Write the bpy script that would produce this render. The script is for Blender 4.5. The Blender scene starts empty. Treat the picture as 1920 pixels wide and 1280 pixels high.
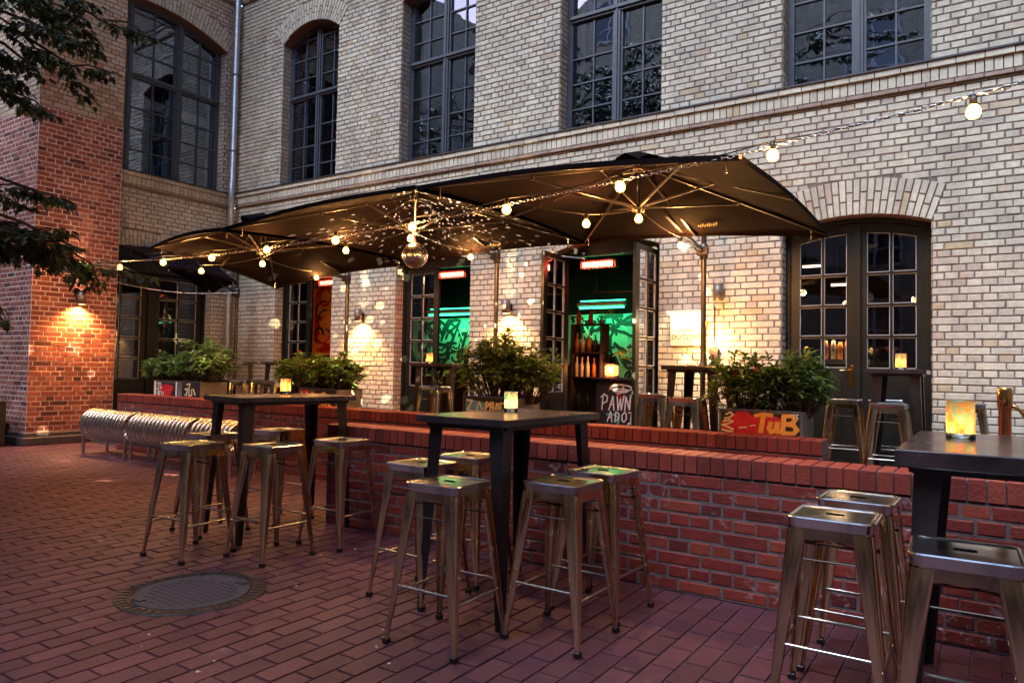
import bpy, math, random
from math import sin, cos, pi, radians, sqrt, atan2, asin, tan
from mathutils import Vector, Matrix
S = bpy.context.scene
COL = S.collection
RND = random.Random(7)

# ------------------------------------------------------------------ camera
YAW, PIT, ROL = 0.58803, 0.037257, 0.018992
cam_d = bpy.data.cameras.new("camera"); cam = bpy.data.objects.new("camera", cam_d); COL.objects.link(cam)
fw = Vector((-sin(YAW)*cos(PIT), cos(YAW)*cos(PIT), sin(PIT)))
rt = fw.cross(Vector((0, 0, 1))).normalized(); up = rt.cross(fw)
r2 = cos(ROL)*rt+sin(ROL)*up; u2 = -sin(ROL)*rt+cos(ROL)*up
cam.matrix_world = Matrix(((r2.x, u2.x, -fw.x, 0), (r2.y, u2.y, -fw.y, 0), (r2.z, u2.z, -fw.z, 1.31), (0, 0, 0, 1)))
cam_d.sensor_width = 36; cam_d.lens = 1346.8/1920*36; cam_d.clip_start = .05; cam_d.clip_end = 300
S.camera = cam

# ------------------------------------------------------------------ world, sun, exposure
SUN_EL, SUN_AZ = radians(7), radians(200)
w = bpy.data.worlds.new("World"); S.world = w; w.use_nodes = True
nt = w.node_tree; bg = nt.nodes["Background"]
sky = nt.nodes.new("ShaderNodeTexSky"); sky.sky_type = 'NISHITA'; sky.sun_disc = False
sky.sun_elevation = SUN_EL; sky.sun_rotation = SUN_AZ
mx = nt.nodes.new("ShaderNodeMix"); mx.data_type = 'RGBA'; mx.blend_type = 'MULTIPLY'; mx.inputs[0].default_value = 1
mx.inputs[7].default_value = (1.0, .85, 1.05, 1)
nt.links.new(sky.outputs[0], mx.inputs[6]); nt.links.new(mx.outputs[2], bg.inputs[0]); bg.inputs[1].default_value = .15
sl = bpy.data.lights.new("sun", 'SUN'); so = bpy.data.objects.new("sun", sl); COL.objects.link(so)
sl.energy = .95; sl.angle = radians(45); sl.color = (.82, .90, 1)
so.rotation_euler = (radians(33), 0, radians(-14))
S.view_settings.view_transform = 'Standard'; S.view_settings.look = 'None'; S.view_settings.exposure = 2.88
S.cycles.max_bounces = 7; S.cycles.diffuse_bounces = 3; S.cycles.glossy_bounces = 4; S.cycles.transmission_bounces = 5
S.cycles.transparent_max_bounces = 8; S.cycles.caustics_reflective = False; S.cycles.caustics_refractive = False
S.cycles.sample_clamp_indirect = 4; S.cycles.use_denoising = True

# ------------------------------------------------------------------ materials
MATS = {}
def N(t, typ, **kw):
    n = t.nodes.new(typ)
    for k, v in kw.items(): setattr(n, k, v)
    return n
def ramp(t, stops, interp='LINEAR'):
    n = N(t, "ShaderNodeValToRGB"); e = n.color_ramp.elements; n.color_ramp.interpolation = interp
    while len(e) < len(stops): e.new(.5)
    for el, (p, c) in zip(e, stops): el.position = p; el.color = (*c, 1)
    return n
def mix(t, a, b, fac, mode='MIX'):
    n = N(t, "ShaderNodeMix", data_type='RGBA', blend_type=mode)
    for i, x in ((0, fac), (6, a), (7, b)):
        if isinstance(x, (int, float)): n.inputs[i].default_value = x
        elif isinstance(x, tuple): n.inputs[i].default_value = (*x, 1)
        else: t.links.new(x, n.inputs[i])
    return n.outputs[2]
def noise(t, scale, detail=4, rough=.55, coord=None, dist=0):
    n = N(t, "ShaderNodeTexNoise"); n.inputs['Scale'].default_value = scale; n.inputs['Detail'].default_value = detail
    n.inputs['Roughness'].default_value = rough; n.inputs['Distortion'].default_value = dist
    if coord: t.links.new(coord, n.inputs['Vector'])
    return n.outputs['Fac']
def new(name):
    m = bpy.data.materials.new(name); m.use_nodes = True; MATS[name] = m
    return m, m.node_tree, m.node_tree.nodes["Principled BSDF"]
def simple(name, col, rough=.5, metal=0, var=.25, scale=30, bump=0, emit=None, es=0, spec=None, coat=0, rv=.15):
    m, t, b = new(name)
    tc = N(t, "ShaderNodeTexCoord").outputs['Object']
    n1 = noise(t, scale, 5, .6, tc)
    r = ramp(t, [(.3, tuple(c*(1-var) for c in col)), (.7, tuple(min(1, c*(1+var)) for c in col))])
    t.links.new(n1, r.inputs[0]); t.links.new(r.outputs[0], b.inputs['Base Color'])
    rr = N(t, "ShaderNodeMapRange"); rr.inputs[3].default_value = max(.02, rough-rv*rough); rr.inputs[4].default_value = min(1, rough+rv*rough)
    t.links.new(noise(t, scale*.37+1, 3, .5, tc), rr.inputs[0]); t.links.new(rr.outputs[0], b.inputs['Roughness'])
    b.inputs['Metallic'].default_value = metal
    if spec is not None: b.inputs['Specular IOR Level'].default_value = spec
    if coat: b.inputs['Coat Weight'].default_value = coat; b.inputs['Coat Roughness'].default_value = .12
    if emit: b.inputs['Emission Color'].default_value = (*emit, 1); b.inputs['Emission Strength'].default_value = es
    if bump:
        bp = N(t, "ShaderNodeBump"); bp.inputs['Strength'].default_value = bump; bp.inputs['Distance'].default_value = .01
        t.links.new(noise(t, scale*2, 5, .6, tc), bp.inputs['Height']); t.links.new(bp.outputs[0], b.inputs['Normal'])
    return m
def brickmat(name, stops, stain=None, stain_col=(.6, .55, .55), stain_lo=.6, rough=.85, bump=.6, soot=.25):
    m, t, b = new(name)
    g = N(t, "ShaderNodeNewGeometry"); tc = N(t, "ShaderNodeTexCoord").outputs['Object']
    r = ramp(t, stops); t.links.new(g.outputs['Random Per Island'], r.inputs[0])
    c = r.outputs[0]
    nz = ramp(t, [(.25, (1-soot, 1-soot, 1-soot)), (.75, (1.12, 1.1, 1.08))]); t.links.new(noise(t, 22, 6, .7, tc), nz.inputs[0])
    c = mix(t, c, nz.outputs[0], 1, 'MULTIPLY')
    nl = ramp(t, [(.35, (.55, .53, .58)), (.6, (1, 1, 1))]); t.links.new(noise(t, .9, 6, .7, tc, .5), nl.inputs[0])
    c = mix(t, c, nl.outputs[0], soot*2.2, 'MULTIPLY')
    mp = N(t, "ShaderNodeMapping"); mp.inputs['Scale'].default_value = (3.5, 3.5, .35); t.links.new(tc, mp.inputs[0])
    ns = ramp(t, [(.42, (.72, .70, .72)), (.58, (1, 1, 1))]); t.links.new(noise(t, 1.3, 5, .65, mp.outputs[0]), ns.inputs[0])
    c = mix(t, c, ns.outputs[0], soot*1.3, 'MULTIPLY')
    if stain:
        s = ramp(t, [(stain_lo, (0, 0, 0)), (stain_lo+.1, (1, 1, 1))]); t.links.new(noise(t, stain, 8, .75, tc, .6), s.inputs[0])
        s2 = ramp(t, [(.45, (0, 0, 0)), (.62, (1, 1, 1))]); t.links.new(noise(t, 1.6, 3, .5, tc), s2.inputs[0])
        f = mix(t, s.outputs[0], s2.outputs[0], 1, 'MULTIPLY')
        c = mix(t, c, stain_col, f)
    t.links.new(c, b.inputs['Base Color']); b.inputs['Roughness'].default_value = rough
    bp = N(t, "ShaderNodeBump"); bp.inputs['Strength'].default_value = bump; bp.inputs['Distance'].default_value = .006
    t.links.new(noise(t, 60, 6, .7, tc), bp.inputs['Height']); t.links.new(bp.outputs[0], b.inputs['Normal'])
    return m
brickmat('brick_cream', [(0, (.44, .40, .34)), (.10, (.55, .52, .43)), (.5, (.60, .57, .47)), (.90, (.65, .615, .50)), (.97, (.54, .45, .36)), (1, (.52, .44, .27))], soot=.27)
brickmat('brick_cream_dark', [(0, (.20, .17, .15)), (.5, (.34, .30, .26)), (1, (.40, .36, .31))])
simple('mortar_dark', (.15, .12, .115), .95, var=.3, scale=14, bump=.5)
simple('mortar_light', (.60, .48, .46), .95, var=.25, scale=18, bump=.5)
simple('mortar_grey', (.135, .095, .10), .95, var=.35, scale=16, bump=.5)
brickmat('brick_red', [(0, (.09, .025, .03)), (.15, (.22, .06, .05)), (.5, (.31, .085, .06)), (.85, (.38, .12, .08)), (1, (.42, .17, .12))], 5, (.55, .42, .38), .62)
brickmat('brick_tan', [(0, (.42, .20, .13)), (.15, (.47, .30, .20)), (.4, (.52, .40, .27)), (.8, (.56, .44, .32)), (1, (.44, .34, .27))])
brickmat('brick_clinker', [(0, (.13, .015, .016)), (.2, (.22, .024, .019)), (.7, (.29, .033, .022)), (1, (.34, .056, .032))], 13, (.50, .36, .37), .55, rough=.6, bump=.9)
brickmat('brick_coping', [(0, (.19, .024, .018)), (.5, (.28, .036, .024)), (1, (.34, .06, .036))], 14, (.5, .4, .4), .62, rough=.58, bump=.9)
brickmat('paver', [(0, (.072, .021, .037)), (.3, (.096, .029, .047)), (.7, (.114, .035, .054)), (1, (.14, .046, .064))], 5, (.28, .20, .21), .60, rough=.55, bump=.8, soot=.36)
simple('joint_sand', (.072, .034, .046), .95, var=.4, scale=40, bump=.4)
simple('ledge_tile', (.27, .20, .17), .7, var=.3, scale=9, bump=.3)
simple('flashing', (.05, .045, .055), .5, metal=.4, var=.3, scale=10)
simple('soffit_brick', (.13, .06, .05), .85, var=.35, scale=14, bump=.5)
simple('zinc_pipe', (.46, .50, .56), .38, metal=.75, var=.15, scale=9)
simple('iron_bracket', (.2, .2, .22), .5, metal=.8)
simple('frame_paint', (.060, .072, .095), .38, var=.2, scale=12, bump=.04)
simple('frame_edge', (.42, .42, .44), .4, var=.15, scale=12)
simple('door_paint', (.0075, .009, .0085), .36, var=.3, scale=9, bump=.05, spec=.35)
simple('canvas', (.007, .004, .005), .9, var=.35, scale=4, bump=.35, spec=.06)
simple('umbrella_metal', (.09, .075, .07), .4, metal=.85, var=.2, scale=20)
simple('hole_dark_paint', (.003, .003, .003), .95, spec=0)
simple('black_metal', (.012, .007, .009), .42, metal=.2, var=.3, scale=25)
simple('table_top', (.030, .021, .024), .24, var=.6, scale=7, coat=.25, rv=.5)
simple('steel_pale', (.50, .49, .49), .25, metal=1, var=.2, scale=18)
simple('steel_ring', (.62, .58, .55), .24, metal=1, var=.12, scale=20)
simple('stone_plinth', (.07, .06, .07), .7, var=.25, scale=14, bump=.2)
simple('brass', (.72, .38, .13), .16, metal=1, var=.12, scale=30)
simple('rope_red', (.10, .015, .018), .95, var=.4, scale=90, bump=.6)
simple('white_enamel', (.74, .73, .68), .35, var=.06, scale=8)
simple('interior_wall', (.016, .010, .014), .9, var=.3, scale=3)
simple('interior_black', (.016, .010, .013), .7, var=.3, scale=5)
simple('office_wall', (.10, .10, .17), .9, var=.2, scale=3)
simple('blind_white', (.62, .64, .70), .7, var=.06, scale=6)
simple('plant_soil', (.03, .02, .015), .95, var=.4, scale=50, bump=.6)
simple('bark', (.055, .04, .032), .95, var=.4, scale=24, bump=.8)
simple('cable_black', (.012, .011, .012), .5)
simple('chain_steel', (.66, .64, .66), .28, metal=1)
simple('bulb_socket', (.02, .018, .018), .4)
simple('graffiti_white', (.72, .70, .68), .5, var=.12, scale=20)
simple('graffiti_cream', (.74, .66, .42), .5, var=.12, scale=20)
simple('graffiti_orange', (.80, .34, .05), .5, var=.12, scale=12)
simple('graffiti_red', (.55, .02, .03), .5, var=.25, scale=9)
simple('graffiti_blue', (.12, .34, .62), .5, var=.3, scale=9)
simple('graffiti_teal', (.10, .42, .38), .5, var=.3, scale=9)
simple('graffiti_black', (.015, .015, .018), .6)
simple('panel_grey', (.13, .12, .12), .6, var=.5, scale=6)
simple('plastered_white', (.40, .42, .40), .9, var=.25, scale=2.2)
simple('flower_red', (.55, .03, .02), .6, var=.3, scale=60)
simple('sign_letters', (.012, .01, .006), .5)
simple('bin_metal', (.03, .026, .03), .45, metal=.3, var=.3, scale=8)
simple('manhole_iron', (.045, .042, .045), .5, metal=.6, var=.35, scale=24, bump=.6)
simple('manhole_concrete', (.050, .044, .055), .8, var=.2, scale=30, bump=.4)
simple('liquor_amber', (.45, .16, .03), .12, var=.3, scale=20)
simple('liquor_clear', (.55, .50, .40), .1, var=.3, scale=20)
simple('bottle_dark', (.02, .04, .025), .1, var=.3, scale=20)
simple('paper_litter', (.6, .56, .55), .9)
simple('sign_board', (.34, .31, .24), .5, var=.05, scale=6)
simple('lamp_grey', (.16, .135, .125), .4, metal=.5, var=.1, scale=10)
def emis(name, col, s):
    m, t, b = new(name)
    b.inputs['Base Color'].default_value = (*[min(1, c) for c in col], 1); b.inputs['Emission Color'].default_value = (*col, 1); b.inputs['Emission Strength'].default_value = s
    return m
emis('bulb_glow', (1, .52, .07), 2.6); emis('lamp_glow', (1, .80, .50), 40); emis('tube_green', (.03, 1, .36), 1.6)
emis('heater_red', (1, .07, .035), .9); emis('heater_core', (1, .33, .20), 2.2); emis('sign_glow', (1, .86, .52), 2.6)
emis('flame', (1, .62, .22), 40); emis('lamp_orange', (1, .25, .07), .5); emis('tube_white', (1, .70, .45), .9)
# brushed lacquered steel of the stools
def steel(name, a, b_, rough):
    m, t, b = new(name)
    tc = N(t, "ShaderNodeTexCoord").outputs['Object']
    mp = N(t, "ShaderNodeMapping"); mp.inputs['Scale'].default_value = (9, 9, 3); t.links.new(tc, mp.inputs[0])
    r = ramp(t, [(.28, a), (.6, b_)]); t.links.new(noise(t, .8, 4, .6, mp.outputs[0], .8), r.inputs[0])
    oi = N(t, "ShaderNodeObjectInfo"); hs = N(t, "ShaderNodeMapRange"); hs.inputs[3].default_value = .8; hs.inputs[4].default_value = 1.15
    t.links.new(oi.outputs['Random'], hs.inputs[0]); c = N(t, "ShaderNodeHueSaturation"); t.links.new(hs.outputs[0], c.inputs['Value']); t.links.new(r.outputs[0], c.inputs['Color'])
    t.links.new(c.outputs[0], b.inputs['Base Color']); b.inputs['Metallic'].default_value = 1
    rr = N(t, "ShaderNodeMapRange"); rr.inputs[3].default_value = rough*.7; rr.inputs[4].default_value = rough*1.5
    t.links.new(noise(t, 9, 5, .6, tc), rr.inputs[0]); t.links.new(rr.outputs[0], b.inputs['Roughness'])
    bp = N(t, "ShaderNodeBump"); bp.inputs['Strength'].default_value = .05; bp.inputs['Distance'].default_value = .004
    t.links.new(noise(t, 7, 3, .5, tc), bp.inputs['Height']); t.links.new(bp.outputs[0], b.inputs['Normal'])
steel('stool_leg_steel', (.38, .28, .17), (.84, .66, .43), .10)
steel('stool_seat_steel', (.36, .40, .42), (.80, .85, .86), .17)
# glass
def glassmat(name, refl_rough, tint, minr, wob):
    m, t, b = new(name); t.nodes.remove(b); out = t.nodes["Material Output"]
    tr = N(t, "ShaderNodeBsdfTransparent"); tr.inputs[0].default_value = (*tint, 1)
    gl = N(t, "ShaderNodeBsdfGlossy"); gl.inputs['Roughness'].default_value = refl_rough; gl.inputs[0].default_value = (.74, .84, 1, 1)
    fr = N(t, "ShaderNodeFresnel"); fr.inputs[0].default_value = 1.55
    mr = N(t, "ShaderNodeMapRange"); mr.inputs[3].default_value = minr; mr.inputs[4].default_value = 1; t.links.new(fr.outputs[0], mr.inputs[0])
    tc = N(t, "ShaderNodeTexCoord").outputs['Object']
    bp = N(t, "ShaderNodeBump"); bp.inputs['Strength'].default_value = wob; bp.inputs['Distance'].default_value = .02
    t.links.new(noise(t, 2.2, 2, .5, tc), bp.inputs['Height']); t.links.new(bp.outputs[0], gl.inputs['Normal']); t.links.new(bp.outputs[0], fr.inputs['Normal'])
    ms = N(t, "ShaderNodeMixShader"); t.links.new(mr.outputs[0], ms.inputs[0]); t.links.new(tr.outputs[0], ms.inputs[1]); t.links.new(gl.outputs[0], ms.inputs[2])
    t.links.new(ms.outputs[0], out.inputs[0])
glassmat('window_glass', .015, (.62, .62, .70), .22, .12)
glassmat('door_glass', .01, (.85, .85, .85), .06, .05)
glassmat('clear_glass', .02, (.88, .93, .9), .05, 0)
# candle jar: printed translucent paper in glass
def jarmat(name, stops):
    m, t, b = new(name); t.nodes.remove(b); out = t.nodes["Material Output"]
    tc = N(t, "ShaderNodeTexCoord").outputs['Object']
    r = ramp(t, stops); t.links.new(noise(t, 11, 3, .6, tc, 1.5), r.inputs[0])
    tl = N(t, "ShaderNodeBsdfTranslucent"); df = N(t, "ShaderNodeBsdfDiffuse"); gl = N(t, "ShaderNodeBsdfGlossy"); gl.inputs['Roughness'].default_value = .06
    for s in (tl, df): t.links.new(r.outputs[0], s.inputs[0])
    a = N(t, "ShaderNodeMixShader"); a.inputs[0].default_value = .3; t.links.new(tl.outputs[0], a.inputs[1]); t.links.new(df.outputs[0], a.inputs[2])
    c = N(t, "ShaderNodeMixShader"); c.inputs[0].default_value = .06; t.links.new(a.outputs[0], c.inputs[1]); t.links.new(gl.outputs[0], c.inputs[2])
    t.links.new(c.outputs[0], out.inputs[0])
jarmat('jar_paper', [(.3, (.80, .16, .04)), (.44, (.85, .42, .13)), (.54, (.22, .62, .45)), (.62, (.75, .50, .18)), (.75, (.8, .2, .06))])
jarmat('jar_paper_teal', [(.3, (.80, .30, .12)), (.42, (.85, .70, .45)), (.50, (.05, .36, .34)), (.58, (.85, .65, .40)), (.72, (.12, .48, .42))])
def leafmat(name, a, b_, tr=.35):
    m, t, b = new(name); t.nodes.remove(b); out = t.nodes["Material Output"]
    g = N(t, "ShaderNodeNewGeometry"); r = ramp(t, [(0, a), (1, b_)]); t.links.new(g.outputs['Random Per Island'], r.inputs[0])
    p = N(t, "ShaderNodeBsdfPrincipled"); p.inputs['Roughness'].default_value = .35; t.links.new(r.outputs[0], p.inputs['Base Color'])
    tl = N(t, "ShaderNodeBsdfTranslucent"); t.links.new(r.outputs[0], tl.inputs[0])
    ms = N(t, "ShaderNodeMixShader"); ms.inputs[0].default_value = tr; t.links.new(p.outputs[0], ms.inputs[1]); t.links.new(tl.outputs[0], ms.inputs[2]); t.links.new(ms.outputs[0], out.inputs[0])
leafmat('leaf_shrub', (.04, .085, .022), (.20, .32, .09)); leafmat('leaf_maple', (.018, .030, .012), (.055, .085, .028), .3); leafmat('leaf_bright', (.10, .20, .03), (.26, .42, .09))
# far facing building: brick by texture
def facing_mat():
    m, t, b = new('brick_facing'); tc = N(t, "ShaderNodeTexCoord").outputs['Object']
    mp = N(t, "ShaderNodeMapping"); mp.inputs['Rotation'].default_value = (radians(90), 0, 0); t.links.new(tc, mp.inputs[0])
    br = N(t, "ShaderNodeTexBrick"); br.inputs['Color1'].default_value = (.46, .42, .34, 1); br.inputs['Color2'].default_value = (.34, .30, .24, 1); br.inputs['Mortar'].default_value = (.08, .07, .07, 1)
    br.inputs['Scale'].default_value = 1; br.inputs['Brick Width'].default_value = .26; br.inputs['Row Height'].default_value = .077; br.inputs['Mortar Size'].default_value = .007
    t.links.new(mp.outputs[0], br.inputs[0]); t.links.new(br.outputs[0], b.inputs['Base Color']); b.inputs['Roughness'].default_value = .9
facing_mat()
m_, t_, b_ = new('office_glass_far'); b_.inputs['Base Color'].default_value = (.02, .025, .04, 1); b_.inputs['Roughness'].default_value = .04; b_.inputs['Specular IOR Level'].default_value = 1
# canvas a little translucent
t = MATS['canvas'].node_tree; pb = t.nodes["Principled BSDF"]

# ------------------------------------------------------------------ mesh helpers
class MB:
    def __init__(s): s.v = []; s.f = []; s.m = []; s.sm = []
    def add(s, vs, fs, mi=0, sm=False):
        n = len(s.v); s.v.extend(vs); s.f.extend([tuple(i+n for i in f) for f in fs]); s.m.extend([mi]*len(fs)); s.sm.extend([sm]*len(fs))
    def box(s, x0, x1, y0, y1, z0, z1, mi=0, c=0):
        if c:
            P = []
            for z, k in ((z0, c), (z0+c, 0), (z1-c, 0), (z1, c)):
                P += [(x0+k, y0+k, z), (x1-k, y0+k, z), (x1-k, y1-k, z), (x0+k, y1-k, z)]
            F = [(3, 2, 1, 0), (12, 13, 14, 15)]
            for l in range(3):
                for i in range(4): F.append((l*4+i, l*4+(i+1) % 4, l*4+4+(i+1) % 4, l*4+4+i))
            s.add(P, F, mi); return
        s.add([(x0, y0, z0), (x1, y0, z0), (x1, y1, z0), (x0, y1, z0), (x0, y0, z1), (x1, y0, z1), (x1, y1, z1), (x0, y1, z1)],
              [(3, 2, 1, 0), (4, 5, 6, 7), (0, 1, 5, 4), (1, 2, 6, 5), (2, 3, 7, 6), (3, 0, 4, 7)], mi)
    def hexa(s, P, mi=0): s.add(P, [(3, 2, 1, 0), (4, 5, 6, 7), (0, 1, 5, 4), (1, 2, 6, 5), (2, 3, 7, 6), (3, 0, 4, 7)], mi)
    def beam(s, a, b, w_, h_, mi=0, upv=(0, 0, 1), w2=None, h2=None):
        a = Vector(a); b = Vector(b); d = (b-a).normalized(); u = Vector(upv)
        if abs(d.dot(u)) > .98: u = Vector((1, 0, 0))
        r = d.cross(u).normalized(); u = r.cross(d); P = []
        for p, ww, hh in ((a, w_, h_), (b, w2 or w_, h2 or h_)):
            for i, j in ((-1, -1), (1, -1), (1, 1), (-1, 1)): P.append(tuple(p+r*(i*ww/2)+u*(j*hh/2)))
        s.hexa(P, mi)
    def tube(s, pts, r, n=8, mi=0, cap=True, rs=None):
        pts = [Vector(p) for p in pts]; k = len(pts); P = []; prev = None
        for i, p in enumerate(pts):
            d = (pts[min(i+1, k-1)]-pts[max(i-1, 0)]).normalized()
            if prev is None:
                u = Vector((0, 0, 1)) if abs(d.z) < .9 else Vector((1, 0, 0)); a = d.cross(u).normalized()
            else: a = (prev-d*prev.dot(d)).normalized()
            prev = a; b = d.cross(a); rr = rs[i] if rs else r
            for j in range(n): P.append(tuple(p+a*(cos(2*pi*j/n)*rr)+b*(sin(2*pi*j/n)*rr)))
        F = []
        for i in range(k-1):
            for j in range(n): F.append((i*n+j, i*n+(j+1) % n, (i+1)*n+(j+1) % n, (i+1)*n+j))
        s.add(P, F, mi, True)
        if cap: s.add([P[j] for j in range(n)], [tuple(range(n))[::-1]], mi); s.add([P[(k-1)*n+j] for j in range(n)], [tuple(range(n))], mi)
    def lathe(s, c, prof, n=20, mi=0, sm=True):
        P = []; F = []
        for r, z in prof:
            for j in range(n): P.append((c[0]+cos(2*pi*j/n)*r, c[1]+sin(2*pi*j/n)*r, c[2]+z))
        for i in range(len(prof)-1):
            for j in range(n): F.append((i*n+j, i*n+(j+1) % n, (i+1)*n+(j+1) % n, (i+1)*n+j))
        s.add(P, F, mi, sm)
    def ball(s, c, r, n=12, mi=0, sz=1, sm=True): s.lathe(c, [(max(r*sin(pi*k/(n//2+1)), r*.01), -cos(pi*k/(n//2+1))*r*sz) for k in range(n//2+2)], n, mi, sm)
    def prism(s, poly, fn, d0, d1, mi=0):
        """polygon (a,b) extruded from depth d0 to d1; fn(a,b,d)->xyz"""
        n = len(poly); P = [fn(a, b, d0) for a, b in poly]+[fn(a, b, d1) for a, b in poly]
        F = [tuple(range(n)), tuple(range(2*n-1, n-1, -1))]+[(i, n+i, n+(i+1) % n, (i+1) % n) for i in range(n)]
        s.add(P, F, mi)
    def build(s, name, mats, parent=None, org=(0, 0, 0), loc=None):
        me = bpy.data.meshes.new(name); ox, oy, oz = org
        me.from_pydata([(x-ox, y-oy, z-oz) for x, y, z in s.v], [], s.f)
        for mm in ([mats] if isinstance(mats, str) else mats): me.materials.append(MATS[mm])
        me.polygons.foreach_set('material_index', s.m); me.polygons.foreach_set('use_smooth', s.sm); me.update()
        o = bpy.data.objects.new(name, me); COL.objects.link(o)
        if parent: o.parent = parent
        else: o.location = loc if loc is not None else org
        return o
def tag(o, label=None, cat=None, group=None, kind=None):
    if label: o['label'] = label
    if cat: o['category'] = cat
    if group: o['group'] = group
    if kind: o['kind'] = kind
    return o
def thing(name, loc, label, cat, group=None, rz=0):
    o = bpy.data.objects.new(name, None); COL.objects.link(o); o.location = loc; o.rotation_euler = (0, 0, rz); o.empty_display_size = .2
    return tag(o, label, cat, group)
def dup(root, loc, rz=0, label=None, group=None):
    def cp(o, par):
        c = o.copy(); COL.objects.link(c); c.parent = par
        for ch in o.children: cp(ch, c)
        return c
    r = cp(root, None); r.location = loc; r.rotation_euler = (0, 0, rz)
    if label: r['label'] = label
    if group: r['group'] = group
    return r
def light(name, typ, loc, power, col=(1, .72, .40), size=.03, rot=None, spot=None, blend=.5, parent=None):
    l = bpy.data.lights.new(name, typ); o = bpy.data.objects.new(name, l); COL.objects.link(o); o.location = loc
    l.energy = power; l.color = col
    if typ == 'AREA': l.shape = 'RECTANGLE'; l.size, l.size_y = size
    else: l.shadow_soft_size = size
    if rot: o.rotation_euler = rot
    if spot: l.spot_size = spot; l.spot_blend = blend
    if parent: o.parent = parent
    return o
def text(body, size, fn_mat, mat, parent, name='lettering', ext=.002, org=None):
    cu = bpy.data.curves.new(name, 'FONT'); cu.body = body; cu.size = size; cu.extrude = ext; cu.align_x = 'CENTER'
    o = bpy.data.objects.new(name, cu); COL.objects.link(o); dg = bpy.context.evaluated_depsgraph_get()
    me = bpy.data.meshes.new_from_object(o.evaluated_get(dg)); bpy.data.objects.remove(o)
    me.transform(fn_mat); me.materials.clear(); me.materials.append(MATS[mat])
    for p in me.polygons: p.material_index = 0
    o = bpy.data.objects.new(name, me); COL.objects.link(o); o.parent = parent
    return o
def ribbon(mb, pts, wd, fn, d0, d1, mi=0):
    """flat painted stroke through 2D pts on a plane given by fn(a,b,d)"""
    n = len(pts)
    for i in range(n-1):
        (a0, b0), (a1, b1) = pts[i], pts[i+1]; L = math.hypot(a1-a0, b1-b0) or 1; ex, ey = (a1-a0)/L, (b1-b0)/L; k = wd/2
        a0 -= ex*k*.6; b0 -= ey*k*.6; a1 += ex*k*.6; b1 += ey*k*.6
        mb.prism([(a0-ey*k, b0+ex*k), (a1-ey*k, b1+ex*k), (a1+ey*k, b1-ex*k), (a0+ey*k, b0-ex*k)][::-1], fn, d0, d1+i*.00004, mi)
def mesh_clone(mb):
    c = MB(); c.v = list(mb.v); c.f = list(mb.f); c.m = list(mb.m); c.sm = list(mb.sm); return c

# ------------------------------------------------------------------ brickwork
CH = .077
class Op:      # an arched opening: u0..u1, z0..zs spring, rise, ring thickness
    def __init__(s, u0, u1, z0, zs, rise, ring=.38):
        s.u0, s.u1, s.z0, s.zs, s.rise, s.ring = u0, u1, z0, zs, rise, ring
        s.w = (u1-u0)/2; s.uc = (u0+u1)/2; s.R = (s.w**2+rise**2)/(2*rise); s.zc = zs+rise-s.R; s.a = asin(s.w/s.R)
    def half(s, z, ring=True):
        """blocked half width at height z (0 = free)"""
        if z < s.z0: return 0
        if z <= s.zs: return s.w
        Ro = s.R+(s.ring if ring else 0); q = Ro*Ro-(z-s.zc)**2
        if q <= 0: return 0
        h = sqrt(q)
        if ring: h = min(h, s.w+(z-s.zs)*tan(s.a))
        return h
    def arc(s, R, n=24): return [(s.uc+R*sin(t), s.zc+R*cos(t)) for t in [s.a*(2*i/n-1) for i in range(n+1)]]
def free(ops, ua, ub, z, ring=True):
    iv = [(ua, ub)]
    for o in ops:
        h = o.half(z, ring)
        if h <= 0: continue
        nx = []
        for a, b in iv:
            if o.uc+h <= a or o.uc-h >= b: nx.append((a, b)); continue
            if o.uc-h > a: nx.append((a, o.uc-h))
            if o.uc+h < b: nx.append((o.uc+h, b))
        iv = nx
    return iv
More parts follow.
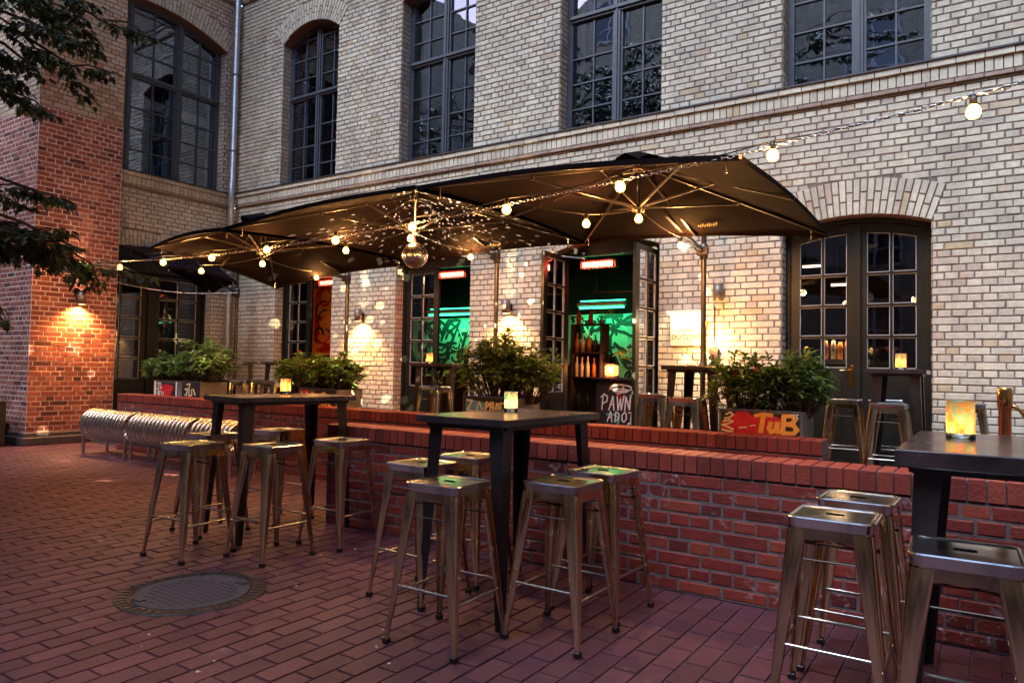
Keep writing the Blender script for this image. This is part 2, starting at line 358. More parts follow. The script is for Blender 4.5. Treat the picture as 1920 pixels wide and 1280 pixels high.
def panel(mb, fn, ua, ub, za, zb, ops=(), mi=0, proud=.010, module=.26, back=True, bmi=1, rnd=RND, flip=False, ch=CH, row0=0):
    """bricks over a wall plane; fn(u, z, d) -> xyz with d outward"""
    j = .0055; row = 0; z = za
    while z < zb-.01:
        z1 = min(z+ch, zb); ivs = free(ops, ua, ub, (z+z1)/2)
        r = row+row0
        stretch = r % 2 == 0; L = module if stretch else module/2
        off = (0 if r % 4 == 0 else L/2) if stretch else L/2
        for a, b in ivs:
            k0 = math.floor((a-off)/L)-1; x = off+k0*L
            while x < b:
                p, q = max(x, a), min(x+L, b)
                # now and then a stretcher course carries headers instead
                parts = [(p, q)]
                if stretch and rnd.random() < .10 and q-p > .2: parts = [(p, (p+q)/2), ((p+q)/2, q)]
                for p_, q_ in parts:
                    if q_-p_ > .03:
                        jt = lambda s_: (rnd.random()-.5)*s_
                        p2, q2, zz0, zz1 = p_+j+jt(.007), q_-j+jt(.007), z+j+jt(.005), z1-j+jt(.005)
                        d = proud+jt(.004); c = .004+rnd.random()*.004
                        V = [fn(p2, zz0, 0), fn(q2, zz0, 0), fn(q2, zz1, 0), fn(p2, zz1, 0),
                             fn(p2+c, zz0+c, d+jt(.002)), fn(q2-c, zz0+c, d+jt(.002)), fn(q2-c, zz1-c, d+jt(.002)), fn(p2+c, zz1-c, d+jt(.002))]
                        F = [(4, 5, 6, 7), (0, 1, 5, 4), (1, 2, 6, 5), (2, 3, 7, 6), (3, 0, 4, 7)]
                        if flip: F = [f[::-1] for f in F]
                        mb.add(V, F, mi)
                x += L
        if back:
            need = any(o.zs-.01 < z1 and z < o.zc+o.R for o in ops); ns = 6 if need else 1
            for k in range(ns):
                s0, s1 = z+(z1-z)*k/ns, z+(z1-z)*(k+1)/ns
                for a, b in free(ops, ua, ub, (s0+s1)/2, False):
                    F = [(0, 1, 2, 3)] if not flip else [(3, 2, 1, 0)]
                    mb.add([fn(a, s0, .001), fn(b, s0, .001), fn(b, s1, .001), fn(a, s1, .001)], F, bmi)
        z = z1; row += 1
def ringbricks(mb, fn, o, mi=0, flip=False, proud=.016, rnd=RND):
    arcl = 2*o.a*(o.R+o.ring/2); n = max(6, round(arcl/.070))
    for i in range(n):
        t0 = -o.a+2*o.a*i/n; t1 = -o.a+2*o.a*(i+1)/n; g = .0045/(o.R+.1)
        cuts = [0, .62, 1] if i % 2 else [0, .38, 1]
        for c0, c1 in zip(cuts, cuts[1:]):
            ra, rb = o.R+o.ring*c0+.005, o.R+o.ring*c1-.005; c = .004
            def P(R, t, d): return fn(o.uc+R*sin(t), o.zc+R*cos(t), d)
            d = proud+(rnd.random()-.5)*.004
            V = [P(ra, t0+g, 0), P(ra, t1-g, 0), P(rb, t1-g, 0), P(rb, t0+g, 0), P(ra+c, t0+g*1.8, d), P(ra+c, t1-g*1.8, d), P(rb-c, t1-g*1.8, d), P(rb-c, t0+g*1.8, d)]
            F = [(4, 5, 6, 7), (0, 1, 5, 4), (1, 2, 6, 5), (2, 3, 7, 6), (3, 0, 4, 7)]
            mb.add(V, [f[::-1] for f in F] if flip else F, mi)
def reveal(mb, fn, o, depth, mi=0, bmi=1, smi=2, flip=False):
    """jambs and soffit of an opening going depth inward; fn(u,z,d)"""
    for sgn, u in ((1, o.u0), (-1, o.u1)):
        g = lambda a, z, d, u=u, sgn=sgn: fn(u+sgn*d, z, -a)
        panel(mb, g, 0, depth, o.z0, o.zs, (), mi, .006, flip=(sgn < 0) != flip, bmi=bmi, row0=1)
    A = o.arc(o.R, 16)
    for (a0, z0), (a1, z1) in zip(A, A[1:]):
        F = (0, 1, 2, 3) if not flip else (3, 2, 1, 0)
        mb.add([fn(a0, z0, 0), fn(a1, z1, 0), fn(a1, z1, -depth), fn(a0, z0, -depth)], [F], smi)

# ------------------------------------------------------------------ ground, terrace, ramp
FY = 8.59                         # facade plane
WX = -12.40                       # left wing plane
PX = -12.15                       # red pier face
TZ = .30                          # terrace height
g = MB(); g.add([(-60, -60, -.008), (60, -60, -.008), (60, 60, -.008), (-60, 60, -.008)], [(0, 1, 2, 3)])
tag(g.build('ground', 'joint_sand'), kind='structure')
pv = MB(); rp = random.Random(3)
MHC = (-3.80, 2.46)
def paver(x0, x1, y0, y1, z=0.0, tilt=True):
    jt = lambda s_: (rp.random()-.5)*s_
    c = .005; a, b, cc, d = x0+.0022+jt(.001), x1-.0022+jt(.001), y0+.0022+jt(.003), y1-.0022+jt(.003); h = z+jt(.003)
    pv.add([(a, cc, z-.02), (b, cc, z-.02), (b, d, z-.02), (a, d, z-.02), (a+c, cc+c, h+jt(.002)), (b-c, cc+c, h+jt(.002)), (b-c, d-c, h+jt(.002)), (a+c, d-c, h+jt(.002))],
           [(4, 5, 6, 7), (0, 1, 5, 4), (1, 2, 6, 5), (2, 3, 7, 6), (3, 0, 4, 7)])
W_, L_ = .12, .245
xi = 0; x = -14.0
while x < 3.2:
    y = -.6+(L_/2 if xi % 2 else 0)+(rp.random()-.5)*.02
    while y < 5.68:
        xm, ym = x+W_/2, y+L_/2
        ye = y+L_
        if xm > -4.66: ye = min(ye, 4.172)
        if ye-y < .03: y += L_; continue          # under the low wall and the ramp
        if (xm-MHC[0])**2+(ym-MHC[1])**2 < .35**2: y += L_; continue
        if xm < PX-.02 and ym > 5.0: y += L_; continue
        if abs(atan2(-xm, ym+.3)) > 1.45 and ym < 1: y += L_; continue
        paver(x, x+W_, y, ye); y += L_
    x += W_; xi += 1
tag(pv.build('paving', 'paver'), kind='structure')
t = MB(); t.box(-12.4, 6, 5.93, FY+.3, -.02, TZ); t.box(-.95, 6, 4.43, 5.93, -.02, TZ-.004)
tag(t.build('terrace_floor', 'stone_plinth'), kind='structure')
t = MB(); t.add([(-4.6, 4.43, -.01), (-.95, 4.43, TZ-.004), (-.95, 5.68, TZ-.004), (-4.6, 5.68, -.01)], [(0, 1, 2, 3)]); tag(t.build('ramp', 'paver'), kind='structure')

# ------------------------------------------------------------------ low clinker walls
def low_wall(name, x0, x1, y0, y1, zt, label):
    mb = MB(); cop = .118
    F = lambda u, z, d: (u, y0-d, z); B = lambda u, z, d: (u, y1+d, z)
    panel(mb, F, x0, x1, 0, zt-cop, mi=0, bmi=1, proud=.004, ch=(zt-cop)/9)
    panel(mb, B, x0, x1, 0, zt-cop, mi=0, bmi=1, proud=.004, flip=True, ch=(zt-cop)/9)
    for xx, fl in ((x0, True), (x1, False)):
        E_ = lambda u, z, d, xx=xx, fl=fl: (xx-d if fl else xx+d, u, z)
        panel(mb, E_, y0, y1, 0, zt-cop, mi=0, bmi=1, proud=.004, flip=fl, ch=(zt-cop)/9)
    r = random.Random(11); n = round((x1-x0)/.079); sw = (x1-x0)/n
    mb.box(x0+.004, x1-.004, y0+.006, y1-.006, zt-cop+.001, zt-.009, 1)
    for i in range(n):
        a = x0+i*sw; k = .012; q = lambda: (r.random()-.5)*.003
        mb.box(a+.0045+q(), a+sw-.0045+q(), y0-k+q(), y1+k+q(), zt-cop+.008, zt+q(), 2, .004)
    root = mb.build(name, ['brick_clinker', 'mortar_grey', 'brick_coping'], org=((x0+x1)/2, (y0+y1)/2, 0))
    tag(root, label, 'low wall'); return root
low_wall('brick_garden_wall', -4.62, 2.6, 4.18, 4.42, .815, 'front low red clinker wall with soldier coping, running behind the bar tables')
low_wall('brick_garden_wall', -10.84, -1.03, 5.69, 5.93, .82, 'rear low red clinker wall below the planters, behind the steel bench')

# ------------------------------------------------------------------ main building
BO = (-5, FY, 0)
bld = thing('brick_building', BO, 'tall cream brick building with arched windows and open french doors', 'building')
FF = lambda u, z, d: (u, FY-d, z)
upper = [Op(a, a+1.5, 4.62, 7.27, .26) for a in (-11, -8, -5, -2, 1)]
lower = [Op(a, a+1.5, TZ, 2.93, .13, .40) for a in (-11, -8, -5, -2, 1)]
LED0, LED1 = 4.33, 4.62
mb = MB()
panel(mb, FF, -12.4, 5, TZ, LED0, lower)
panel(mb, FF, -12.4, 5, LED1, 8.35, upper)
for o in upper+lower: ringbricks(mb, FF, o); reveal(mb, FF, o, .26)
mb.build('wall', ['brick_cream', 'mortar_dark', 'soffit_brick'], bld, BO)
# left wing, facing +x
FWg = lambda u, z, d: (WX+d, u, z)
wup = Op(5.45, 8.36, 4.62, 7.36, .33); wlo = Op(5.40, 8.19, TZ, 2.95, .36, .28)
mb = MB()
panel(mb, FWg, 5.4, FY, TZ, LED0, [wlo]); panel(mb, FWg, 5.4, FY, LED1, 8.35, [wup])
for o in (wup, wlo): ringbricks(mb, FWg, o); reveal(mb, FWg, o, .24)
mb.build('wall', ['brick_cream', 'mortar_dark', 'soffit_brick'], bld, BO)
# upper storey beyond the frame, simple brick
mb = MB(); mb.box(-12.4, 6, FY+.02, FY+.4, 8.60, 13); mb.box(WX-.4, WX-.02, 5.6, FY, 8.60, 13)
mb.add([(-15, 4.6, 12.9), (6, 4.6, 12.9), (6, 15, 12.9), (-15, 15, 12.9)], [(0, 1, 2, 3)]); mb.add([(-15, 15, 0), (6, 15, 0), (6, 15, 13), (-15, 15, 13)], [(0, 1, 2, 3)]); mb.box(5.0, 5.3, FY, 15, 0, 12.9)
mb.build('upper_storey', 'brick_facing', bld, BO)
# string courses
def course(fn, ua, ub, z0, name='cornice'):
    mb = MB(); r = random.Random(5)
    def bar(a, b, z, zz, d0, d1, mi):
        mb.hexa([fn(a, z, d0), fn(b, z, d0), fn(b, z, d1), fn(a, z, d1), fn(a, zz, d0), fn(b, zz, d0), fn(b, zz, d1), fn(a, zz, d1)], mi)
    u = ua
    while u < ub:
        e = min(u+.255, ub); bar(u+.004, e-.004, z0+.004, z0+.042, 0, .045+r.random()*.004, 2); u = e    # red tile course
    bar(ua, ub, z0-.001, z0+.20, 0, .012, 1); bar(ua, ub, z0-.03, z0+.30, -.2, -.002, 1)
    u = ua
    while u < ub:
        e = min(u+.079, ub); bar(u+.005, e-.005, z0+.050, z0+.178, 0, .052+(r.random()-.5)*.005, 0); u = e  # soldier course
    u = ua
    while u < ub:
        e = min(u+.25, ub); bar(u+.004, e-.004, z0+.188, z0+.250, 0, .080+(r.random()-.5)*.004, 0); u = e
    bar(ua, ub, z0+.178, z0+.200, 0, .040, 1)
    bar(ua, ub, z0+.253, z0+.272, -.02, .098, 3)
    mb.build(name, ['brick_cream', 'mortar_dark', 'ledge_tile', 'flashing'], bld, BO)
course(FF, -12.28, 5, LED0+.001); course(FWg, 5.4, FY, LED0+.001); course(FF, -12.28, 5, 8.36); course(FWg, 5.4, FY, 8.36)

def bars(mb, fn, u0, u1, z0, z1, d0, d1, mi=0):
    mb.hexa([fn(u0, z0, d0), fn(u1, z0, d0), fn(u1, z0, d1), fn(u0, z0, d1), fn(u0, z1, d0), fn(u1, z1, d0), fn(u1, z1, d1), fn(u0, z1, d1)], mi)
def arch_top(o, u, inset): return o.zc+sqrt(max(0, (o.R-inset)**2-(u-o.uc)**2))
def arch_frame(mb, fn, o, D, wd=.055, th=.06, mi=0):
    """jamb, sill and curved head of a frame set D behind the wall"""
    bars(mb, fn, o.u0, o.u0+wd, o.z0, o.zs+.02, -D, -D+th, mi); bars(mb, fn, o.u1-wd, o.u1, o.z0, o.zs+.02, -D, -D+th, mi)
    bars(mb, fn, o.u0+wd, o.u1-wd, o.z0, o.z0+wd, -D, -D+th, mi)
    A = o.arc(o.R, 16); B = [(o.u0+wd+(o.u1-o.u0-2*wd)*i/16, 0) for i in range(17)]; B = [(u, arch_top(o, u, wd)) for u, _ in B]
    for i in range(16):
        p = [A[i], A[i+1], B[i+1], B[i]]
        mb.prism(p, fn, -D, -D+th, mi)
def window(fn, o, D, mull, cols, zt, rows, blinds=(), name='window', room=(2.4, 'office_wall')):
    mb = MB(); arch_frame(mb, fn, o, D)
    for u in mull: bars(mb, fn, u-.045, u+.045, o.z0+.05, arch_top(o, u, .05), -D-.002, -D+.075)
    for u in mull: bars(mb, fn, u-.012, u+.012, o.z0+.05, arch_top(o, u, .05)-.002, -D, -D+.092)
    bars(mb, fn, o.u0+.05, o.u1-.05, zt-.045, zt+.045, -D-.004, -D+.070); bars(mb, fn, o.u0+.05, o.u1-.05, zt-.01, zt+.035, -D, -D+.098)
    es = [o.u0+.05]+[u for u in mull]+[o.u1-.05]
    for a, b in zip(es, es[1:]):       # sash stiles
        aa = a if a == es[0] else a+.045; bb = b if b == es[-1] else b-.045
        for s in (aa, bb-.03): bars(mb, fn, s, s+.03, o.z0+.05, arch_top(o, s+.015, .06), -D, -D+.048)
    win = mb.build(name, 'frame_paint', bld, BO)
    mb = MB()
    for u in cols: bars(mb, fn, u-.010, u+.010, o.z0+.05, arch_top(o, u, .05), -D+.006, -D+.036)
    for z in rows:
        h = min(o.w, o.half(z, False))-.05
        bars(mb, fn, o.uc-h, o.uc+h, z-.010, z+.010, -D+.008, -D+.040)
    mb.build('glazing_bars', 'frame_edge' if name == 'shop_window' else 'frame_paint', win, BO)
    mb = MB(); A = [(o.u0+.02, o.z0+.02), (o.u1-.02, o.z0+.02)]+[(u, min(z, z)) for u, z in o.arc(o.R-.02, 14)][::-1]
    mb.add([fn(u, z, -D+.012) for u, z in A], [tuple(range(len(A)))]); mb.build('pane', 'window_glass', win, BO)
    mb = MB(); r, m = room; e = .25; z0, z1 = o.z0-.3, o.zs+o.rise+.3; d0 = -D-.06
    P = lambda u, z, d: fn(u, z, d)
    a, b = o.u0-e, o.u1+e; d1 = d0-r
    mb.add([P(a, z0, d1), P(b, z0, d1), P(b, z1, d1), P(a, z1, d1), P(a, z0, d0), P(b, z0, d0), P(b, z1, d0), P(a, z1, d0)],
           [(0, 1, 2, 3), (0, 1, 5, 4), (3, 2, 6, 7), (0, 3, 7, 4), (1, 2, 6, 5)]); mb.build('office_room', m, win, BO)
    for (u0, u1, za, zb, d) in blinds:
        mb = MB(); bars(mb, fn, u0, u1, za, zb, d-.02, d); mb.build('blind', 'blind_white', win, BO)
    return win
rowsU = [4.97, 5.33, 5.69, 6.62, 6.98, 7.33]
for i, a in enumerate((-11, -8, -5, -2, 1)):
    bl = [(a+.10, a+.24, 4.66, 6.9, -.42)] if i < 2 else ([(a+.10, a+.15, 4.66, 6.9, -.42)] if i == 2 else [])
    window(FF, upper[i], .25, [a+.78], [a+.41, a+1.15], 6.26, rowsU, bl)
window(FWg, wup, .24, [6.56, 7.50], [6.06, 7.03, 7.93], 6.37, [5.05, 5.43, 5.80, 6.78, 7.15, 7.5], [(5.6, 8.3, 5.93, 6.10, -.42), (8.2, 8.27, 4.7, 6.9, -.35)])

# doors of the ground floor
def leaf(fn_world, L, z0, z1, pz0, pz1, cols, rows, parent, arch=None, name='door', handle=None, edge='frame_edge', mat_='door_paint', hs=1):
    """fn_world(s, z, t): s along the leaf from the hinge, t through its thickness"""
    mb = MB(); st = .10; bot = pz0-z0
    T = lambda s: z1 if arch is None else arch(s)
    PT = lambda s: pz1 if arch is None else arch(s)-.10
    bars(mb, fn_world, 0, st, z0, T(st/2), 0, .045); bars(mb, fn_world, L-st, L, z0, T(L-st/2), 0, .045)
    bars(mb, fn_world, st, L-st, z0, pz0, .006, .040)
    n = 6
    for i in range(n):
        s0, s1 = st+(L-2*st)*i/n, st+(L-2*st)*(i+1)/n; zt0, zt1 = T(s0), T(s1); q0, q1 = PT(s0), PT(s1)
        mb.prism([(s0, q0), (s1, q1), (s1, zt1), (s0, zt0)], fn_world, .002, .043)
    # recessed panel with moulding
    bars(mb, fn_world, st+.05, L-st-.05, z0+.16, pz0-.12, .040, .052); bars(mb, fn_world, st+.09, L-st-.09, z0+.20, pz0-.16, .052, .058)
    d = mb.build(name, mat_, parent, BO)
    mb = MB(); pt = max(T(st), T(L-st), T(L/2)); zt = pt-.10 if arch else pz1
    w_ = (L-2*st)/cols
    for k in range(1, cols): bars(mb, fn_world, st+w_*k-.013, st+w_*k+.013, pz0, PT(st+w_*k), .004, .044)
    for k in range(1, rows): z = pz0+(pz1-pz0)*k/rows; bars(mb, fn_world, st, L-st, z-.013, z+.013, .005, .0435)
    mb.build('glazing_bars', mat_, d, BO)
    mb = MB()      # pale putty edge round each pane
    for c in range(cols):
        for r in range(rows):
            a, b = st+w_*c+(.013 if c else 0), st+w_*(c+1)-(.013 if c < cols-1 else 0)
            q0, q1 = pz0+(pz1-pz0)*r/rows+(.013 if r else 0), pz0+(pz1-pz0)*(r+1)/rows-(.013 if r < rows-1 else 0)
            for t0 in ((.012, .034),):
                ta, tb = (PT(a), PT(b)) if (arch and r == rows-1) else (q1, q1)
                for (p, q, e, f) in ((a, a+.007, q0, ta), (b-.007, b, q0, tb), (a, b, q0, q0+.007)): bars(mb, fn_world, p, q, e, f, *t0)
                mb.prism([(a, ta-.007), (b, tb-.007), (b, tb), (a, ta)], fn_world, *t0)
    mb.build('pane_beading', edge, d, BO)
    mb = MB(); mb.add([fn_world(st, pz0, .022), fn_world(L-st, pz0, .022), fn_world(L-st, zt, .022), fn_world(st, zt, .022)], [(0, 1, 2, 3)]); mb.build('pane', 'door_glass', d, BO)
    if handle:
        mb = MB(); hz = 1.32; s = L-st/2
        k0, k1 = (.045, .053) if hs > 0 else (-.008, 0)
        bars(mb, fn_world, s-.022, s+.022, hz-.14, hz+.10, k0, k1)
        o_ = k1 if hs > 0 else k0; e_ = .045*hs
        mb.tube([fn_world(s, hz+.04, o_), fn_world(s, hz+.04, o_+e_), fn_world(s-.11, hz+.035, o_+e_)], .010, 8)
        mb.tube([fn_world(s, hz-.07, o_), fn_world(s, hz-.07, o_+.012*hs)], .012, 8)
        mb.build('handle', 'steel_ring' if handle == 1 else 'brass', d, BO)
    return d
DY = FY+.21
def rot_leaf(hx, hy, ang, flip=1):
    """leaf from hinge (hx,hy) pointing along ang; thickness to the left (flip)"""
    c, s = cos(ang), sin(ang)
    return lambda p, z, t: (hx+c*p-s*t*flip, hy+s*p+c*t*flip, z)
def doorcase(o, fn=FF, D=.25, thin=False):
    mb = MB(); wd = .055
    if thin:
        arch_frame(mb, fn, o, D, .055, .09); return mb.build('door_frame', 'door_paint', bld, BO)
    bars(mb, fn, o.u0, o.u0+wd, o.z0, o.zs-.06, -D, -D+.09); bars(mb, fn, o.u1-wd, o.u1, o.z0, o.zs-.06, -D, -D+.09)
    n = 16
    for i in range(n):
        a, b = o.u0+(o.u1-o.u0)*i/n, o.u0+(o.u1-o.u0)*(i+1)/n
        mb.prism([(a, o.zs-.06), (b, o.zs-.06), (b, arch_top(o, b, .001)), (a, arch_top(o, a, .001))], fn, -D, -D+.09)
    return mb.build('door_frame', 'door_paint', bld, BO)
for i, o in enumerate(lower): doorcase(o, thin=i >= 3)
Zt = 2.868
# right closed pair
flat = lambda x0: (lambda s, z, t: (x0+s, DY+.022-t, z))
flatR = lambda x1: (lambda s, z, t: (x1-s, DY+.022-t, z))
AL = lambda x0, sg, o: (lambda s: arch_top(o, x0+sg*s, .062))
leaf(flat(-1.943), .70, TZ+.01, 2.97, 1.385, 2.78, 2, 4, bld, arch=AL(-1.943, 1, lower[3]), name='door', handle=2)
leaf(flatR(-.557), .68, TZ+.01, 2.97, 1.385, 2.78, 2, 4, bld, arch=AL(-.557, -1, lower[3]), name='door')
mb = MB(); bars(mb, FF, -1.262, -1.198, TZ, 2.98, -.20, -.155); mb.build('door_cover_strip', 'door_paint', bld, BO)
# open pair of the middle bay
leaf(rot_leaf(-4.945, DY-.06, radians(-88)), .70, TZ+.02, Zt, 1.0, 2.80, 2, 5, bld, name='door', handle=1)
leaf(rot_leaf(-3.555, DY-.06, radians(-91), -1), .70, TZ+.02, Zt, 1.0, 2.80, 2, 5, bld, name='door', handle=1)
# bays with the left leaf shut and the right one swung inward
for a in (-8, -11):
    leaf(flat(a+.055), .68, TZ+.01, Zt, 1.0, 2.80, 2, 5, bld, name='door')
    leaf(rot_leaf(a+1.44, DY+.06, radians(82)), .68, TZ+.02, Zt, 1.0, 2.80, 2, 5, bld, name='door')
for f in (flat(1.055), ): leaf(f, .70, TZ+.01, Zt, 1.385, 2.80, 2, 4, bld)
leaf(flatR(2.445), .68, TZ+.01, Zt, 1.385, 2.80, 2, 4, bld)
mb = MB(); mb.tube([(-4.98, DY-.32, 2.865), (-4.62, DY-.10, 2.83)], .012, 8); mb.ball((-4.98, DY-.32, 2.865), .02, 8); mb.build('door_stay', 'steel_ring', bld, BO)
# wing ground floor doors, dark and shut
WO = lambda s0: (lambda s, z, t: (WX-.245+t, s0+s, z))
doorcase(wlo, FWg, .25)
for s0, L in ((5.46, .66), (6.13, .66+.27), (7.20, .93)):
    leaf(WO(s0), L, TZ+.01, 2.868, 1.0, 2.80, 2, 5, bld)
mb = MB(); bars(mb, FWg, 7.07, 7.19, TZ, 2.86, -.249, -.17); mb.build('door_post', 'door_paint', bld, BO)

# ------------------------------------------------------------------ bar interior
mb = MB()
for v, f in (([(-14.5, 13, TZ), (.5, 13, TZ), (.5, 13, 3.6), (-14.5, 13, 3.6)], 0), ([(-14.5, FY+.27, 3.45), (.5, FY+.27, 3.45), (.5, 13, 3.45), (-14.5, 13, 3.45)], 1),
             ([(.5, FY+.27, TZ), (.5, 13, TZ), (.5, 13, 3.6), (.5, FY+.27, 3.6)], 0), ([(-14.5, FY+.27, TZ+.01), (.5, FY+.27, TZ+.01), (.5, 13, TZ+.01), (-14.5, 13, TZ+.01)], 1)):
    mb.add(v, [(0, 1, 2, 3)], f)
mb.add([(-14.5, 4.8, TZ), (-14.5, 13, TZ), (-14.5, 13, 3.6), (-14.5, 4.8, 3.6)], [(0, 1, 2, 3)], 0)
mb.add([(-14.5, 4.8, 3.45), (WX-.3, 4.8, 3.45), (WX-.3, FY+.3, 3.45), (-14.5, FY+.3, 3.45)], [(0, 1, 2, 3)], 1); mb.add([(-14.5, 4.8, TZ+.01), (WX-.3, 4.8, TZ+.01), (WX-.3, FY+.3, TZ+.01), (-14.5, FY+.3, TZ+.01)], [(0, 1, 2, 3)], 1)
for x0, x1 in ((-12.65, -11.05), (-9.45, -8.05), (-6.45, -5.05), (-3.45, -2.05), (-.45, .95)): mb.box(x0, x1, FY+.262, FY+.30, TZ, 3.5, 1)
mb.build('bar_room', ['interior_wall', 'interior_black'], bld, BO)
def strokes(mb, rr, x0, x1, z0, z1, n, wd, fn, mi, d1=.006):
    for _ in range(n):
        u, z = rr.uniform(x0, x1), rr.uniform(z0, z1); a = rr.uniform(0, 6.3); p = [(u, z)]; c = rr.uniform(-1.5, 1.5)
        for k in range(rr.randint(3, 8)):
            a += c*.45+rr.uniform(-.4, .4); u = min(max(u+cos(a)*wd*2.1, x0), x1); z = min(max(z+sin(a)*wd*2.1, z0), z1); p.append((u, z))
        ribbon(mb, p, wd*rr.uniform(.6, 1.3), fn, 0, d1+rr.random()*.002, mi)
rg = random.Random(21)
mb = MB(); mb.box(-10.6, -3.6, 11.95, 12.0, TZ, 2.34, 0)
GF = lambda u, z, d: (u, 11.949-d, z)
strokes(mb, rg, -6.6, -4.3, 1.0, 2.30, 85, .06, GF, 1); strokes(mb, rg, -10.4, -8.2, 1.0, 2.30, 75, .06, GF, 1)
strokes(mb, rg, -6.6, -4.3, 1.0, 2.25, 26, .022, GF, 2, .012); strokes(mb, rg, -10.4, -8.2, 1.0, 2.25, 26, .022, GF, 2, .012)
tag(mb.build('graffiti_wall', ['plastered_white', 'graffiti_black', 'graffiti_white'], org=(-7, 11.95, 0)), 'white partition inside the bar covered in black graffiti and lit green', 'partition wall')
def tube_lamp(x0, x1, y, z, label, gpow):
    r = thing('fluorescent_lamp', ((x0+x1)/2, y, z), label, 'tube lamp', 'green tube lamps inside the bar')
    o_ = ((x0+x1)/2, y, z)
    mb = MB(); mb.box(x0, x1, y-.03, y+.05, z+.03, z+.09, 0, .008); mb.build('housing', 'white_enamel', r, o_)
    mb = MB(); mb.tube([(x0+.03, y, z), (x1-.03, y, z)], .016, 10); mb.build('tube', 'tube_green', r, o_)
    mb = MB(); mb.tube([(x0+.03, y+.06, z+.13), (x1-.03, y+.06, z+.13)], .008, 8); mb.build('tube', 'tube_green', r, o_)
    light('tube_light', 'AREA', (0, .08, -.06), gpow, (.02, 1, .30), (x1-x0, .1), (radians(35), 0, 0), parent=r)
tube_lamp(-6.25, -5.30, 11.5, 2.42, 'green tube lamp seen through the wide open door pair', 1.7)
tube_lamp(-9.8, -8.68, 11.5, 2.38, 'green tube lamp seen through the second doorway beside the disco ball', 1.7)
r = thing('rear_counter', (-7, 11.3, TZ), 'long dark counter standing before the green graffiti wall', 'counter')
mb = MB(); mb.box(-3.4, 3.3, -.2, .25, 0, .78); mb.build('counter_body', 'interior_black', r)
mb = MB(); mb.box(-3.45, 3.35, -.25, .3, .78, .82); mb.build('counter_top', 'table_top', r)
mb = MB(); q = random.Random(8)
for k in range(26):
    x = q.choice([q.uniform(-3.2, -1.7), q.uniform(.6, 2.2)]); z = .82; hh = q.uniform(.10, .55); w_ = q.uniform(.03, .12); mb.lathe((x, q.uniform(-.1, .15), z), [(.001, 0), (w_*.6, 0), (w_, hh*.5), (w_*.5, hh*.8), (w_*.6, hh), (.001, hh)], 8)
tag(mb.build('counter_clutter', 'bottle_dark', r), kind='stuff')
# heaters at the door heads
def heater(x, y, z, rz, label):
    r = thing('infrared_heater', (x, y, z), label, 'heater', 'infrared heaters over the doorways', rz)
    mb = MB(); mb.box(-.27, .27, .02, .07, -.055, .055, 0, .008); mb.build('housing', 'black_metal', r)
    mb = MB(); mb.box(-.25, .22, .008, .019, -.045, .045); mb.build('reflector', 'heater_red', r)
    mb = MB(); mb.tube([(-.24, 0, .012), (.20, 0, .012)], .014, 10); mb.tube([(-.24, 0, -.022), (.20, 0, -.022)], .010, 10); mb.build('heating_element', 'heater_core', r)
    mb = MB()
    for k in range(14): mb.box(-.262+k*.04, -.258+k*.04, -.030, .02, -.056, .056)
    for zz in (-.056, 0, .056): mb.box(-.265, .265, -.034, -.030, zz-.002, zz+.002)
    mb.build('guard', 'black_metal', r)
    light('heater_light', 'AREA', (0, -.05, 0), 4, (1, .12, .05), (.5, .1), (radians(60), 0, 0), parent=r)
heater(-4.42, FY+.12, 2.745, 0, 'red glowing heater over the wide open door pair')
heater(-6.93, FY+.12, 2.745, 0, 'red glowing heater over the second doorway, right of the disco ball')
heater(-9.90, FY+.30, 2.79, 0, 'red glowing heater in the farthest open doorway by the drainpipe')
# shelf unit with bottles
def bottle_mesh(r, h, mat_, name, parent, loc, org):
    mb = MB(); x, y, z = loc
    mb.lathe((x, y, z), [(0.001, 0), (r, 0), (r, h*.58), (r*.85, h*.66), (r*.34, h*.76), (r*.32, h*.97), (r*.4, h*.975), (r*.4, h), (.001, h)], 12); return mb
def shelf_unit(x0, x1, y, zs, h, label):
    r = thing('bottle_shelf', ((x0+x1)/2, y, TZ), label, 'shelf'); o_ = ((x0+x1)/2, y, TZ)
    for z in zs: mb = MB(); mb.box(x0, x1, y-.12, y+.14, z-.02, z); mb.build('shelf_board', 'interior_black', r, o_)
    for xx in (x0, x1-.03): mb = MB(); mb.box(xx, xx+.03, y-.122, y+.142, TZ, h); mb.build('shelf_side', 'interior_black', r, o_)
    mb = MB(); mb.box(x0+.03, x1-.03, y+.12, y+.14, TZ, h-.3); mb.build('shelf_back', 'interior_black', r, o_)
shelf_unit(-5.48, -4.94, 10.0, (.68, 1.20, 1.58, 2.02), 2.02, 'black shelf of bottles just inside the wide open doors')
rb = random.Random(5); kk = 0; bot = {}
for i, (x, z, h, m) in enumerate([(-5.40, 1.58, .30, 0), (-5.30, 1.58, .28, 1), (-5.19, 1.58, .31, 0), (-5.08, 1.58, .27, 2), (-5.40, 1.20, .31, 1), (-5.31, 1.20, .30, 1), (-5.21, 1.20, .32, 1), (-5.10, 1.20, .29, 0),
                                   (-5.38, 2.02, .26, 3), (-5.17, 2.02, .25, 3), (-5.36, .68, .33, 2), (-5.2, .68, .30, 2)]):
    mb = bottle_mesh(.036, h, None, None, None, (x, 9.95, z), None)
    what = ['amber liquor', 'pale clear liquor', 'dark', 'red capped'][m]; lv = {1.58: 'upper', 1.2: 'middle', 2.02: 'top', .68: 'lowest'}[z]
    tag(mb.build('bottle', [['liquor_amber', 'liquor_clear', 'bottle_dark', 'graffiti_red'][m] if m < 3 else 'graffiti_red'], org=(x, 9.95, z)), f'{what} bottle on the {lv} board of the black shelf', 'bottle', f'{what} bottles on the {lv} board')
